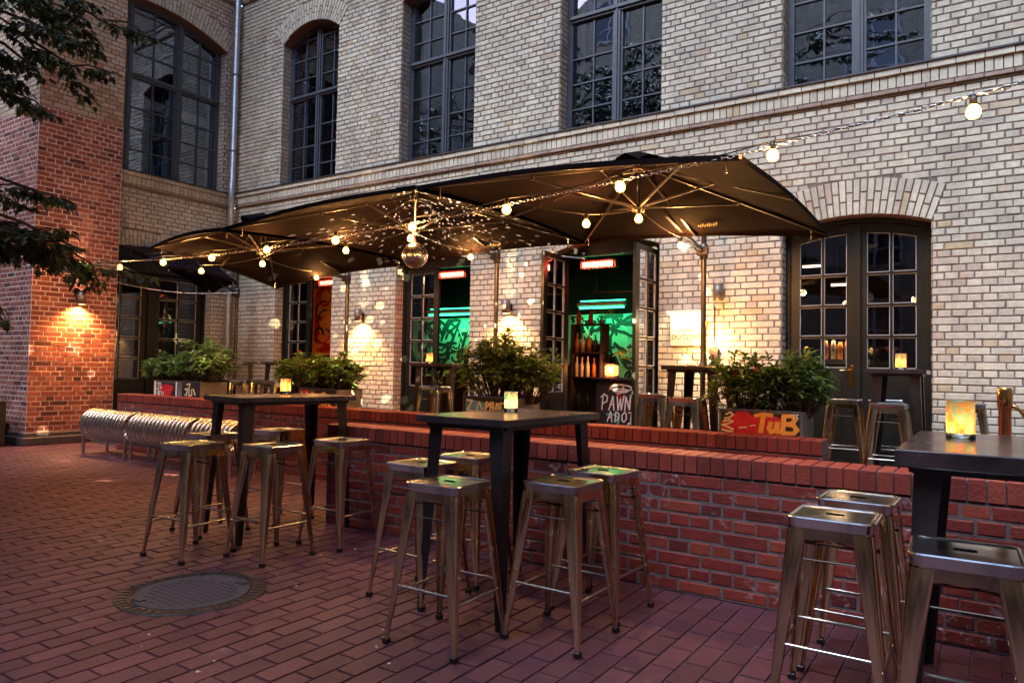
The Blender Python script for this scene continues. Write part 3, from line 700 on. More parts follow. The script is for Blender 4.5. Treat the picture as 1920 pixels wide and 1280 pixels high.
# counter with writing
cr = thing('bar_counter', (-4.45, 9.72, TZ), 'dark bar counter with white PAWN graffiti on its front', 'bar counter'); co = (-4.45, 9.72, TZ)
mb = MB(); mb.box(-4.93, -3.3, 9.70, 10.2, TZ+.01, 1.16); mb.build('counter_body', 'interior_black', cr, co)
mb = MB(); mb.box(-4.97, -3.25, 9.64, 10.25, 1.16, 1.20, 0, .006); mb.build('counter_top', 'table_top', cr, co)
CF = lambda u, z, d: (u, 9.699-d, z)
for mat_, zz in (('graffiti_teal', (.40, .62)), ('graffiti_teal', (.5, .72)), ('graffiti_red', (.85, 1.0)), ('graffiti_orange', (.95, 1.1))):
    mb = MB(); strokes(mb, rg, -4.85, -4.05, zz[0], zz[1], 1, .03, CF, 0, .003); mb.build('graffiti_stroke', mat_, cr, co)
def wl(body, size, x, z, mat_='graffiti_white', rot=0, sc=(1, 1)):
    M = Matrix.Translation((x-co[0], 9.699-.006-co[1], z-co[2])) @ Matrix.Rotation(radians(90), 4, 'X') @ Matrix.Rotation(radians(rot), 4, 'Z') @ Matrix.Diagonal((sc[0], sc[1], 1, 1))
    text(body, size, M, mat_, cr)
def hand(mb, glyphs, x0, z0, w_, h_, wd, fn, sl=.0):
    x = x0
    for gl in glyphs:
        for k, st_ in enumerate(gl): ribbon(mb, [(x+u*w_+sl*v*h_, z0+v*h_+(u*.06*h_)) for u, v in st_], wd, fn, 0, .008+k*.0006)
        x += w_*1.18
GL = dict(P=[[(.1, 0), (.15, 1.05)], [(-.15, .95), (.3, 1.15), (.85, .95), (.8, .6), (.2, .45)]], A=[[(0, 0), (.5, 1), (.8, -.05)], [(.15, .38), (.75, .42)]], W=[[(0, 1), (.25, 0), (.5, .8), (.75, 0), (1.05, 1.05)]],
          N=[[(.1, 0), (.15, 1), (.8, .05), (.85, 1.1)]], D=[[(.15, 0), (.2, 1), (.75, .8), (.8, .3), (.1, 0)]], O=[[(.5, 1), (.1, .7), (.15, .2), (.5, 0), (.85, .3), (.8, .8), (.5, 1)]],
          T=[[(0, 1), (.95, 1.02)], [(.5, 1), (.45, 0)]], C=[[(.85, .85), (.4, 1), (.08, .6), (.15, .15), (.5, 0), (.9, .15)]], M=[[(0, 0), (.15, 1), (.5, .3), (.85, 1), (1, 0)]], X=[[(0, 0), (.7, 1)], [(.1, .9), (.9, .1)], [(-.1, .5), (1, .55)]])
mb = MB(); hand(mb, [GL[c] for c in 'PAWN'], -4.84, .72, .105, .20, .018, CF, .06); hand(mb, [GL[c] for c in 'ADOT'], -4.74, .55, .095, .145, .015, CF, .05); hand(mb, [GL[c] for c in 'COM'], -4.44, .40, .10, .14, .016, CF, .05)
mb.build('graffiti_lettering', 'graffiti_white', cr, co)
mb = MB(); ribbon(mb, [(-4.52+.17*cos(a*.4), 1.05+.045*sin(a*.4)) for a in range(17)], .016, CF, 0, .008); ribbon(mb, [(-4.53+.12*cos(a*.5), 1.01+.03*sin(a*.5)) for a in range(13)], .012, CF, 0, .012); mb.build('graffiti_halo', 'graffiti_white', cr, co)
# glowing lantern, plant on the counter, wall stereo
r = thing('table_lantern', (-4.80, 9.95, 1.20), 'small glowing orange lantern on the bar counter', 'lantern')
mb = MB(); mb.box(-.075, .075, -.075, .075, .02, .19, 0, .02); mb.build('shade', 'lamp_orange', r)
mb = MB(); mb.box(-.085, .085, -.085, .085, 0, .02); mb.build('lantern_base', 'interior_black', r); mb = MB(); mb.box(-.085, .085, -.085, .085, .19, .21); mb.build('lantern_cap', 'interior_black', r)
light('warm_point_light', 'POINT', (0, -.15, .12), 2.5, (1, .35, .1), .05, parent=r)
mb = MB(); mb.tube([(-4.96, 9.6, 2.47), (-4.13, 9.6, 2.46)], .012, 8); mb.tube([(-4.9, 9.6, 2.47), (-4.9, 9.6, 3.45)], .006, 6); mb.tube([(-4.2, 9.6, 2.47), (-4.2, 9.6, 3.45)], .006, 6)
tag(mb.build('hanging_rail', 'umbrella_metal', org=(-4.5, 9.6, 2.46)), 'thin metal rail hung from the ceiling above the bar counter', 'rail')
# red graffiti board seen through the farthest doors
mb = MB(); mb.box(-11.6, -10.2, 10.0, 10.04, 1.5, 3.1, 0); RF = lambda u, z, d: (u, 9.999-d, z)
strokes(mb, rg, -11.5, -10.3, 1.6, 3.0, 20, .06, RF, 1); strokes(mb, rg, -11.5, -10.3, 1.6, 3.0, 12, .04, RF, 2, .012)
tag(mb.build('graffiti_board', ['graffiti_orange', 'graffiti_red', 'graffiti_black'], org=(-10.9, 10, 1.5)), 'orange and red graffiti board behind the farthest doors', 'board')
light('board_light', 'AREA', (-10.6, 9.5, 2.9), 5, (1, .45, .2), (1, .2), (radians(-150), 0, 0))
# behind the closed right doors: sideboard with glasses, ceiling lamp
r = thing('back_bar', (-1.6, 9.9, TZ), 'pale lit back bar behind the closed right doors', 'sideboard'); o_ = (-1.6, 9.9, TZ)
mb = MB(); mb.box(-2.4, -1.25, 9.8, 10.2, TZ+.01, 1.44); mb.build('cabinet', 'interior_black', r, o_)
mb = MB(); mb.box(-2.42, -1.23, 9.76, 10.2, 1.44, 1.50); mb.build('worktop', 'liquor_clear', r, o_)
for i, (x, h, m) in enumerate([(-2.1, .2, 'liquor_clear'), (-1.98, .16, 'liquor_amber'), (-1.75, .24, 'liquor_amber'), (-1.66, .24, 'liquor_clear'), (-1.58, .22, 'graffiti_orange'), (-1.50, .23, 'liquor_amber')]):
    mb = MB(); mb.lathe((x, 9.85, 1.50), [(.001, 0), (.03, 0), (.036, h*.7), (.02, h), (.001, h)], 10)
    tag(mb.build('bottle', m, org=(x, 9.85, 1.5)), ['clear glass carafe leftmost on the pale back bar', 'short amber bottle second on the pale back bar', 'tall amber bottle in the middle of the back bar', 'pale tall bottle right of the tall amber one', 'orange bottle near the end of the back bar', 'amber bottle rightmost on the back bar'][i], 'bottle')
light('back_bar_light', 'AREA', (-1.8, 9.9, 2.0), 3, (1, .62, .3), (.9, .2), (0, 0, 0))
for (x, z, lb) in ((-1.95, 2.72, 'small pendant lamp with lit bulbs, upper one in the right doors'), (-1.60, 2.46, 'lit tube fitting hanging behind the right doors')):
    r = thing('pendant_lamp', (x, 10.0, z), lb, 'pendant lamp')
    mb = MB(); mb.tube([(-.05, 0, .03), (-.05, 0, 3.45-z)], .004, 6); mb.box(-.12, .12, -.05, .05, .02, .05, 0, .006); mb.build('holder', 'umbrella_metal', r)
    mb = MB(); mb.tube([(-.11, -.02, 0), (.11, -.02, 0)], .014, 8); mb.build('tube', 'tube_white', r)

# ------------------------------------------------------------------ drainpipe
mb = MB(); pxx = -12.24; pyy = FY-.13
mb.tube([(pxx, pyy, TZ), (pxx, pyy, 4.2), (pxx+.06, pyy-.05, 4.36), (pxx+.06, pyy-.05, 4.68), (pxx, pyy, 4.86), (pxx, pyy, 9)], .055, 16)
dp = mb.build('downpipe', 'zinc_pipe', bld, BO)
for z in (1.4, 3.0, 3.9, 5.4, 6.9):
    mb = MB(); mb.lathe((pxx, pyy, z), [(.058, 0), (.066, .005), (.066, .035), (.058, .04)], 16); mb.box(pxx-.01, pxx+.01, pyy, FY, z+.01, z+.03)
    mb.build('pipe_clamp', 'iron_bracket', dp, BO)

# ------------------------------------------------------------------ red pier on the left
po = (-13.3, 5.65, 0)
pier = thing('brick_pier', po, 'big red brick pier with pale tan upper part and dark plinth', 'brick pier')
mb = MB(); Y0, Y1, X0 = 5.01, 6.29, -17.5
PFx = lambda u, z, d: (PX+d, u, z); PFy = lambda u, z, d: (u, Y0-d, z); PFb = lambda u, z, d: (u, Y1+d, z)
for fn, a, b, fl in ((PFx, Y0, Y1, False), (PFy, X0, PX, False), (PFb, X0, PX, True)): panel(mb, fn, a, b, 0.13, 5.25, proud=.0045, flip=fl)
mb.build('lower_shaft', ['brick_red', 'mortar_light'], pier, po)
mb = MB()
for fn, a, b, fl in ((PFx, Y0, Y1, False), (PFy, X0, PX, False), (PFb, X0, PX, True)): panel(mb, fn, a, b, 5.252, 10, proud=.0045, flip=fl)
mb.build('upper_shaft', ['brick_tan', 'mortar_grey'], pier, po)
mb = MB(); mb.box(X0, PX+.06, Y0-.06, Y1+.04, 0, .125, 0, .012); mb.box(X0, PX+.025, Y0-.025, Y1+.02, .12, .19, 0, .01); mb.build('plinth', 'stone_plinth', pier, po)

# ------------------------------------------------------------------ building across the yard (seen in the window reflections) and added side walls
fo = (0, -9, 0)
fb = thing('facing_building', fo, 'brick building across the yard behind the viewer with added sky-blocking side walls', 'building')
mb = MB(); mb.box(-50, 14, -9.6, -9, 0, 17); mb.box(-17.6, -17.2, -9, 4.95, 0, 15); mb.box(8.2, 8.6, -9, 14, 0, 17); mb.build('wall', 'brick_facing', fb, fo)  # side boxes out of view are added to cut sky light left and right
for i in range(17):
    for zf in (1.0, 4.9, 8.3, 11.6, 14.9):
        x = -47+i*3.3; mb = MB(); mb.box(x, x+1.7, -9.0, -8.97, zf, zf+(2.6 if zf < 8 else 1.8)); wn = mb.build('window', 'office_glass_far', fb, fo)
        mb = MB()
        for k in (0, .83, 1.62): mb.box(x+k, x+k+.08, -8.97, -8.93, zf, zf+(2.6 if zf < 8 else 1.8))
        for k in (0, .6, 1.2, 1.75): mb.box(x, x+1.7, -8.965, -8.925, zf+k, zf+k+.05)
        mb.build('frame', 'frame_edge', wn, fo)

# ------------------------------------------------------------------ umbrellas
def umbrella(cx, cy, hx, hy, zc4, zpk, pole, joint_z, label, cor=None):
    """zc4: corner heights FL, FR, BR, BL (F = yard side)"""
    r = thing('cantilever_umbrella', (pole[0], pole[1], TZ), label, 'umbrella', 'black cantilever umbrellas over the terrace'); o = (pole[0], pole[1], TZ)
    cor = cor or [(cx-hx, cy-hy, zc4[0]), (cx+hx, cy-hy, zc4[1]), (cx+hx, cy+hy, zc4[2]), (cx-hx, cy+hy, zc4[3])]
    pk = Vector((cx, cy, zpk)); mb = MB(); n = 10; P = []; F = []
    rim = []
    for k in range(4):
        a, b = Vector(cor[k]), Vector(cor[(k+1) % 4])
        for i in range(n):
            t = i/n; p = a.lerp(b, t); p.z += .05*sin(pi*t)*(1 if k != 99 else 0); rim.append(p)
    m = len(rim); rings = 7
    for j in range(1, rings+1):
        s = j/rings
        for i, p in enumerate(rim):
            q = pk.lerp(p, s); t = (i % n)/n
            q.z -= .05*sin(pi*s)*sin(pi*t)+.016*sin(i*1.7+j*2.1)*sin(pi*s)        # cloth sags between the ribs
            P.append(tuple(q))
    P.append(tuple(pk)); c = len(P)-1
    for i in range(m): F.append((c, i, (i+1) % m))
    for j in range(rings-1):
        for i in range(m): F.append((j*m+i, (j+1)*m+i, (j+1)*m+(i+1) % m, j*m+(i+1) % m))
    mb.add(P, F, 0, True)
    can = mb.build('canopy', 'canvas', r, o)
    mb = MB(); V = []                                  # hem: a narrow turned edge
    for p in rim: V += [tuple(p+Vector((0, 0, .004))), tuple(p-Vector((0, 0, .035)))]
    mb.add(V, [(2*i, 2*i+1, 2*((i+1) % m)+1, 2*((i+1) % m)) for i in range(m)]); mb.build('hem', 'canvas', can, o)
    mb = MB(); V = []
    for i in range(16):
        a = 2*pi*i/16; rr = .26*(1+.12*cos(4*a)); V.append((cx+rr*cos(a), cy+rr*sin(a), zpk-.04+.03*sin(i*2.3)))
    V.append((cx, cy, zpk+.07)); mb.add(V, [(16, i, (i+1) % 16) for i in range(16)], 0, True); mb.build('vent_cap', 'canvas', can, o)
    # ribs and struts
    tg = [Vector(q) for q in cor]+[(Vector(cor[k])+Vector(cor[(k+1) % 4]))/2 for k in range(4)]
    hubp = Vector((cx, cy, zpk-.42)); top = Vector((cx, cy, zpk-.05))
    for k, q in enumerate(tg):
        mb = MB(); e = q+Vector((0, 0, .02 if k < 4 else .06)); mb.beam(top, e-Vector((0, 0, .03)), .016, .026); rb = mb.build('rib', 'umbrella_metal', r, o)
        mb = MB(); mid = top.lerp(e, .5)-Vector((0, 0, .04)); mb.beam(hubp, mid, .012, .018); mb.box(mid.x-.014, mid.x+.014, mid.y-.014, mid.y+.014, mid.z-.01, mid.z+.03); mb.build('strut', 'umbrella_metal', rb, o)
        if k < 4:
            mb = MB(); e2 = q.lerp(top, .10)-Vector((0, 0, .03)); mb.tube([e2+Vector((0, 0, 0)), e2-Vector((0, 0, .07))], .006, 6); mb.ball(e2-Vector((0, 0, .075)), .010, 8); mb.build('tie_knob', 'steel_ring', rb, o)
    mb = MB(); mb.tube([top, hubp-Vector((0, 0, .05))], .013, 8); mb.lathe(tuple(hubp), [(.001, -.04), (.05, -.035), (.055, .02), (.03, .03), (.001, .03)], 14); mb.lathe((cx, cy, zpk-.10), [(.001, 0), (.06, 0), (.06, .04), (.001, .04)], 14); mb.build('hub', 'umbrella_metal', r, o)
    # pole, collar, arm
    px, py = pole; mb = MB()
    mb.tube([(px, py, TZ+.10), (px, py, 3.02)], .030, 14); mb.build('pole', 'umbrella_metal', r, o)
    mb = MB(); mb.box(px-.28, px+.28, py-.22, py+.22, TZ, TZ+.05, 0, .01); mb.lathe((px, py, TZ+.05), [(.001, 0), (.07, 0), (.055, .07), (.04, .20), (.001, .2)], 14); mb.build('base', 'black_metal', r, o)
    mb = MB(); mb.lathe((px, py, joint_z-.09), [(.031, 0), (.045, .01), (.05, .09), (.045, .17), (.031, .18)], 14); mb.box(px-.06, px+.06, py-.075, py-.02, joint_z-.05, joint_z+.05, 0, .008)
    mb.tube([(px-.09, py-.05, joint_z+.04), (px-.03, py-.05, joint_z-.02)], .012, 8); mb.tube([(px+.03, py-.05, joint_z), (px+.08, py-.05, joint_z+.05)], .010, 8); mb.build('collar', 'umbrella_metal', r, o)
    mb = MB(); mb.lathe((px, py, 1.28), [(.031, 0), (.043, .01), (.043, .12), (.031, .13)], 14); mb.tube([(px, py-.04, 1.34), (px+.02, py-.11, 1.34), (px+.02, py-.11, 1.25)], .012, 8); mb.build('crank', 'umbrella_metal', r, o)
    am = Vector((cx+(px-cx)*.5, cy+hy*.60, zpk-(zpk-(zc4[2]+zc4[3])/2)*.60-.04)); js = Vector((px, py-.06, joint_z))
    mb = MB(); mb.beam(js, am, .030, .036); mb.build('arm', 'umbrella_metal', r, o)
    # small white maker's ties at the seam corners and label strips
    mb = MB(); x_, y_ = cx+hx*.10, cy+hy*.80; z_ = zpk-(zpk-2.66)*.8-.02
    for i in range(9): mb.box(x_+i*.022, x_+i*.022+.014, y_-.001, y_+.002, z_-.012-(i % 2)*.006, z_+.006+(i % 3)*.005)
    mb.build('printed_mark', 'graffiti_cream', can, o)
    return r
umbrella(-2.50, 5.66, 1.27, 1.41, (2.73, 2.60, 2.60, 2.74), 3.12, (-2.67, 7.85), 2.655, 'nearest black square umbrella, over the sign and the open double doors')
umbrella(-5.03, 5.66, 1.26, 1.41, (2.63, 2.735, 2.745, 2.67), 3.15, (-5.50, 7.85), 2.80, 'second black square umbrella, with the mirror ball under its hub')
umbrella(-7.56, 5.66, 1.27, 1.41, (2.50, 2.635, 2.675, 2.54), 3.12, (-8.33, 7.85), 2.655, 'third black square umbrella, beyond the mirror ball',
         [(-8.45, 4.75, 2.69), (-6.29, 4.25, 2.635), (-6.29, 7.07, 2.675), (-8.95, 7.0, 2.47)])
umbrella(-11.45, 7.15, .8, .8, (3.0, 2.7, 2.68, 2.6), 3.30, (-11.6, 8.2), 2.6, 'farthest black umbrella, half hidden by the red brick pier',
         [(-12.1, 6.36, 3.22), (-10.9, 6.40, 2.82), (-10.6, 7.5, 2.68), (-12.1, 8.0, 2.6)])

# ------------------------------------------------------------------ string lights
def bulb_at(mb_socket, mb_bulb, p):
    x, y, z = p
    mb_socket.lathe((x, y, z), [(.001, .075), (.016, .075), (.018, .03), (.014, .025), (.001, .025)], 10)
    mb_bulb.lathe((x, y, z), [(.012, .030), (.024, .018), (.033, -.004), (.033, -.020), (.022, -.038), (.001, -.045)], 12)
def string_lights(name, pts, bulbs, label, power, r=.006):
    o = pts[0]; root = thing(name, o, label, 'string lights')
    mb = MB(); mb.tube(pts, r*.75, 6); mb.build('cable', 'cable_black', root, o)
    for b in bulbs:
        s, g = MB(), MB(); bulb_at(s, g, b); so_ = s.build('socket', 'bulb_socket', root, o); g.build('bulb', 'bulb_glow', so_, o)
        light('bulb_light', 'POINT', (b[0]-o[0], b[1]-o[1], b[2]-.01-o[2]), power, (1, .44, .12), .052, parent=root)
def sag(a, b, n, s):
    return [tuple(Vector(a).lerp(Vector(b), i/n)-Vector((0, 0, s*4*(i/n)*(1-i/n)))) for i in range(n+1)]
B1 = [(-.064, 4.126, 2.613), (-1.037, 4.222, 2.568), (-2.04, 4.32, 2.534), (-3.015, 4.415, 2.505), (-4.04, 4.516, 2.487), (-5.078, 4.618, 2.477), (-6.223, 4.73, 2.492), (-7.333, 4.839, 2.502), (-8.507, 4.954, 2.541), (-9.749, 5.075, 2.575), (-11.261, 5.224, 2.673)]
C1 = [(1.2, 4.0, 3.05), (.138, 4.106, 2.702), (-.55, 4.17, 2.648), (-1.254, 4.243, 2.597), (-2.46, 4.361, 2.551), (-3.566, 4.469, 2.515), (-4.991, 4.609, 2.495), (-6.2, 4.73, 2.50), (-7.298, 4.835, 2.520), (-8.594, 4.962, 2.574), (-10.2, 5.12, 2.68), (-11.969, 5.293, 2.816), (-12.15, 5.30, 2.84)]
def interp(C, x):
    for a, b in zip(C, C[1:]):
        if b[0] <= x <= a[0]: t = (a[0]-x)/(a[0]-b[0]); return Vector(a).lerp(Vector(b), t)
    return Vector(C[-1])
# the cable hangs a little under the chain between ties, dropping to each socket
cab = []
for i in range(len(B1)):
    x, y, z = B1[i]; cab.append((x, y, z+.075))
    if i < len(B1)-1:
        xm = (x+B1[i+1][0])/2; c = interp(C1, xm); zz = (z+B1[i+1][2])/2+.075
        for t in (.25, .5, .75): q = Vector((x, y, z+.075)).lerp(Vector((B1[i+1][0], B1[i+1][1], B1[i+1][2]+.075)), t); q.z += -.02*sin(pi*t); cab.append(tuple(q))
cab = [(1.2, 4.0, 3.02), (.138, 4.10, 2.70)]+cab+[(-12.14, 5.31, 2.80)]
string_lights('string_lights', cab, B1, 'front festoon of warm bulbs running along the steel chain to the red pier', 5)
# chain of links
mb = MB(); pts = []
for a, b in zip(C1, C1[1:]):
    L = (Vector(b)-Vector(a)).length; k = max(1, round(L/.034))
    for i in range(k): pts.append((Vector(a).lerp(Vector(b), i/k), (Vector(b)-Vector(a)).normalized()))
for i, (p, d) in enumerate(pts):
    if p.x < -8.6: continue
    u = Vector((0, 0, 1)) if i % 2 else d.cross(Vector((0, 0, 1))).normalized()
    u = (u-d*u.dot(d)).normalized(); q = [p+d*(.021*cos(a))+u*(.010*sin(a)) for a in [2*pi*j/8 for j in range(9)]]
    mb.tube(q, .0028, 4, cap=False)
mb.tube([p for p, d in pts if p.x < -8.55], .006, 6)
tag(mb.build('hanging_chain', 'chain_steel', org=C1[0]), 'long pale steel chain strung above the yard in front of the umbrellas', 'chain')
# second festoon, woven under the canopies
H1, H2, H3 = (-2.47, 5.60, 2.60), (-5.03, 5.60, 2.65), (-7.44, 5.60, 2.54)
B2 = [(-2.62, 7.0, 2.60), H1, (-3.0, 5.66, 2.62), (-5.30, 7.0, 2.67), H2, (-6.05, 5.66, 2.61), (-8.07, 7.0, 2.57), H3, (-8.8, 5.66, 2.54)]
upz = lambda p, dz=.075: (p[0], p[1], p[2]+dz)
run = [(-2.66, 7.78, 2.66), upz(B2[0])]+sag(upz(B2[0]), upz(H1), 4, .03)[1:]+sag(upz(H1), upz(B2[2]), 4, .015)[1:]+sag(upz(B2[2]), (-3.77, 5.2, 2.86), 4, .02)[1:]+sag((-3.77, 5.2, 2.86), upz(H2), 5, .02)[1:]
run2 = [upz(H2)]+sag(upz(H2), upz(B2[3]), 4, .04)[1:]+[(-5.5, 7.78, 2.76)]
run3 = [upz(H2)]+sag(upz(H2), upz(B2[5]), 4, .03)[1:]+sag(upz(B2[5]), (-6.3, 5.3, 2.78), 3, .02)[1:]+sag((-6.3, 5.3, 2.78), upz(H3), 4, .03)[1:]+sag(upz(H3), upz(B2[8]), 4, .03)[1:]
o = run[0]; root = thing('string_lights', o, 'rear festoon of warm bulbs woven between umbrella hubs and poles', 'string lights')
mb = MB(); mb.tube(run, .0045, 6); mb.tube(run2, .0045, 6); mb.tube(run3, .0045, 6); mb.tube([upz(H3)]+sag(upz(H3), upz(B2[6]), 4, .04)[1:]+[(-8.33, 7.78, 2.64)], .006, 6); mb.build('cable', 'cable_black', root, o)
for b in B2:
    s, g = MB(), MB(); bulb_at(s, g, b); so_ = s.build('socket', 'bulb_socket', root, o); g.build('bulb', 'bulb_glow', so_, o)
    light('bulb_light', 'POINT', (b[0]-o[0], b[1]-o[1], b[2]-.01-o[2]), 12, (1, .42, .11), .052, parent=root)
mb = MB(); mb.tube(sag((-12.13, 5.37, 2.83), (-12.13, 6.25, 2.62), 8, .03), .008, 6); mb.tube(sag((-12.13, 6.25, 2.62), (-9.9, 7.0, 2.42), 12, .08), .008, 6)
tag(mb.build('hanging_cable', 'chain_steel', org=(-12.13, 5.37, 2.83)), 'slack cable sagging from the red pier under the farthest umbrella', 'cable')

# ------------------------------------------------------------------ mirror ball
MBC = Vector((-5.02, 5.66, 2.47)); R_ = .135
mbr = thing('mirror_ball', MBC, 'round mirror ball hanging under the hub of the second umbrella', 'disco ball')
mb = MB()
rows_ = 18
for i in range(rows_):
    t0, t1 = pi*i/rows_, pi*(i+1)/rows_; nn = max(6, round(2*pi*R_*sin((t0+t1)/2)/.024))
    for j in range(nn):
        a0, a1 = 2*pi*j/nn, 2*pi*(j+1)/nn; e = .06
        A0, A1, T0, T1 = a0+(a1-a0)*e, a1-(a1-a0)*e, t0+(t1-t0)*e, t1-(t1-t0)*e
        S_ = lambda t, a: (MBC.x+R_*sin(t)*cos(a), MBC.y+R_*sin(t)*sin(a), MBC.z+R_*cos(t))
        mb.add([S_(T0, A0), S_(T1, A0), S_(T1, A1), S_(T0, A1)], [(0, 1, 2, 3)])
mb.build('mirror_tiles', 'steel_ring', mbr, tuple(MBC))
mb = MB(); mb.ball(tuple(MBC), R_-.006, 20); mb.tube([MBC+Vector((0, 0, R_-.01)), MBC+Vector((0, 0, .22))], .004, 6); mb.lathe((MBC.x, MBC.y, MBC.z+R_-.012), [(.02, 0), (.02, .03), (.001, .03)], 10); mb.build('ball_core', 'black_metal', mbr, tuple(MBC))
def dots(name, loc, power, scale, thr, rot, spot, col=(1, .80, .42)):
    """light thrown about by the mirror tiles: a lamp whose strength is broken into spots by direction"""
    o_ = light(name, 'SPOT', loc, power, col, .004, rot, spot, .15, parent=mbr); l = o_.data; l.use_nodes = True; t = l.node_tree; em = t.nodes["Emission"]
    tc = N(t, "ShaderNodeTexCoord"); v = N(t, "ShaderNodeTexVoronoi"); v.inputs['Scale'].default_value = scale; t.links.new(tc.outputs['Normal'], v.inputs['Vector'])
    r = ramp(t, [(thr, (1, 1, 1)), (thr+.035, (0, 0, 0))]); t.links.new(v.outputs['Distance'], r.inputs[0]); t.links.new(r.outputs[0], em.inputs['Color'])
    return o_
dots('ball_sparkle', (.03, .155, R_-.08), 1000, 15, .17, (radians(180), 0, 0), radians(172))
dots('ball_sparkle', (-.02, .16, -.02), 520, 13, .17, (radians(75), 0, radians(12)), radians(110))
dots('ball_sparkle', (-.16, .0, -.02), 620, 12, .17, (radians(80), 0, radians(82)), radians(95))

# ------------------------------------------------------------------ wall lamps
def sconce(loc, nrm, label, lit=True, pw=26):
    """up-and-down cylinder lamp; nrm: wall normal"""
    x, y, z = loc; nx, ny = nrm
    r = thing('wall_lamp', (x, y, z), label, 'wall lamp', 'cylinder wall lamps'); c = (nx*.11, ny*.11)
    mb = MB(); mb.lathe((c[0], c[1], 0), [(.055, -.095), (.058, -.10), (.062, -.10), (.062, .10), (.058, .10), (.055, .095), (.055, .04), (.001, .04), (.001, -.02), (.055, -.02), (.055, -.095)], 24); mb.build('lamp_body', 'lamp_grey', r)
    mb = MB(); a = .030
    mb.box(min(0, nx*.05)-(a if nx == 0 else 0), max(0, nx*.05)+(a if nx == 0 else 0), min(0, ny*.05)-(a if ny == 0 else 0), max(0, ny*.05)+(a if ny == 0 else 0), -.05, .05); mb.build('wall_mount', 'black_metal', r)
    if lit:
        mb = MB(); mb.lathe((c[0], c[1], -.028), [(.001, 0), (.040, 0), (.040, -.008), (.001, -.008)], 16); mb.lathe((c[0], c[1], .048), [(.001, 0), (.020, 0), (.020, .006), (.001, .006)], 12); mb.build('lamp_lens', 'lamp_glow', r)
        light('lamp_downlight', 'SPOT', (c[0], c[1], -.045), pw, (1, .40, .09), .03, (0, 0, 0), radians(150), .8, parent=r)
        light('lamp_uplight', 'SPOT', (c[0]*.75, c[1]*.75, .06), pw*.35, (1, .72, .38), .015, (radians(180), 0, 0), radians(26), .5, parent=r)
    return r
sconce((-2.70, FY-.012, 2.26), (0, -1), 'unlit cylinder wall lamp right of the near umbrella pole', False)
sconce((-5.76, FY-.012, 2.19), (0, -1), 'lit cylinder wall lamp behind the middle shrub, right of the second doorway', pw=70)
sconce((-8.72, FY-.012, 2.14), (0, -1), 'lit cylinder wall lamp left of the second doorway', pw=80)
sconce((PX+.012, 5.68, 2.29), (1, 0), 'lit cylinder wall lamp on the red brick pier', pw=60)

# ------------------------------------------------------------------ lit sign
so_ = (-3.12, FY-.02, 1.815)
sg = thing('wall_sign', so_, 'cream sign reading PAWN DOT COM lit by a hooded lamp', 'sign')
mb = MB(); mb.box(-.20, .20, -.035, .005, -.19, .20, 0, .006); mb.build('sign_board', 'sign_board', sg)
mb = MB(); mb.box(-.23, .23, -.13, .0, .20, .245, 0, .006); mb.build('lamp_hood', 'white_enamel', sg)
mb = MB(); mb.box(-.17, -.03, -.125, -.10, .190, .199); mb.box(.03, .17, -.125, -.10, .190, .199); mb.build('sign_lamp', 'lamp_glow', sg)
light('sign_light', 'SPOT', (0, -.12, .18), 5, (1, .55, .22), .03, (radians(-6), 0, 0), radians(168), .5, parent=sg)
for body, s, z in (('PAWN', .060, -.02), ('DOTCOM', .082, -.105)):
    text(body, s, Matrix.Translation((0, -.037, z)) @ Matrix.Rotation(radians(90), 4, 'X'), 'sign_letters', sg, ext=.0012)
mb = MB()
for k in range(3): mb.lathe((.245, -.05, -.02-.09*k), [(.001, 0), (.02, .01), (.022, .035), (.001, .05)], 10)
mb.box(.235, .255, -.03, .01, -.26, .12); wl_ = tag(mb.build('hook_rail', 'brass', loc=(-3.12, FY-.02, 1.815)), 'small brass hook rail just right of the lit sign with an added glow', 'hook rail')
mb = MB(); mb.lathe((.245, -.05, .06), [(.001, 0), (.012, .004), (.012, .05), (.001, .055)], 10); mb.build('added_bulb', 'bulb_glow', wl_)
light('warm_point_light', 'POINT', (.33, -.16, -.16), 9, (1, .48, .14), .03, parent=wl_)  # lamp and glowing piece added to the hook rail for a golden wall wash
mb = None
mb = MB(); mb.box(-2.83, -2.72, FY-.06, FY, 1.42, 1.60, 0, .01); mb.tube([(-2.775, FY-.03, 1.6), (-2.775, FY-.02, 2.1)], .008, 6)
tag(mb.build('junction_box', 'black_metal', org=(-2.77, FY, 1.5)), 'small dark switch box on the wall under the unlit lamp', 'switch box')

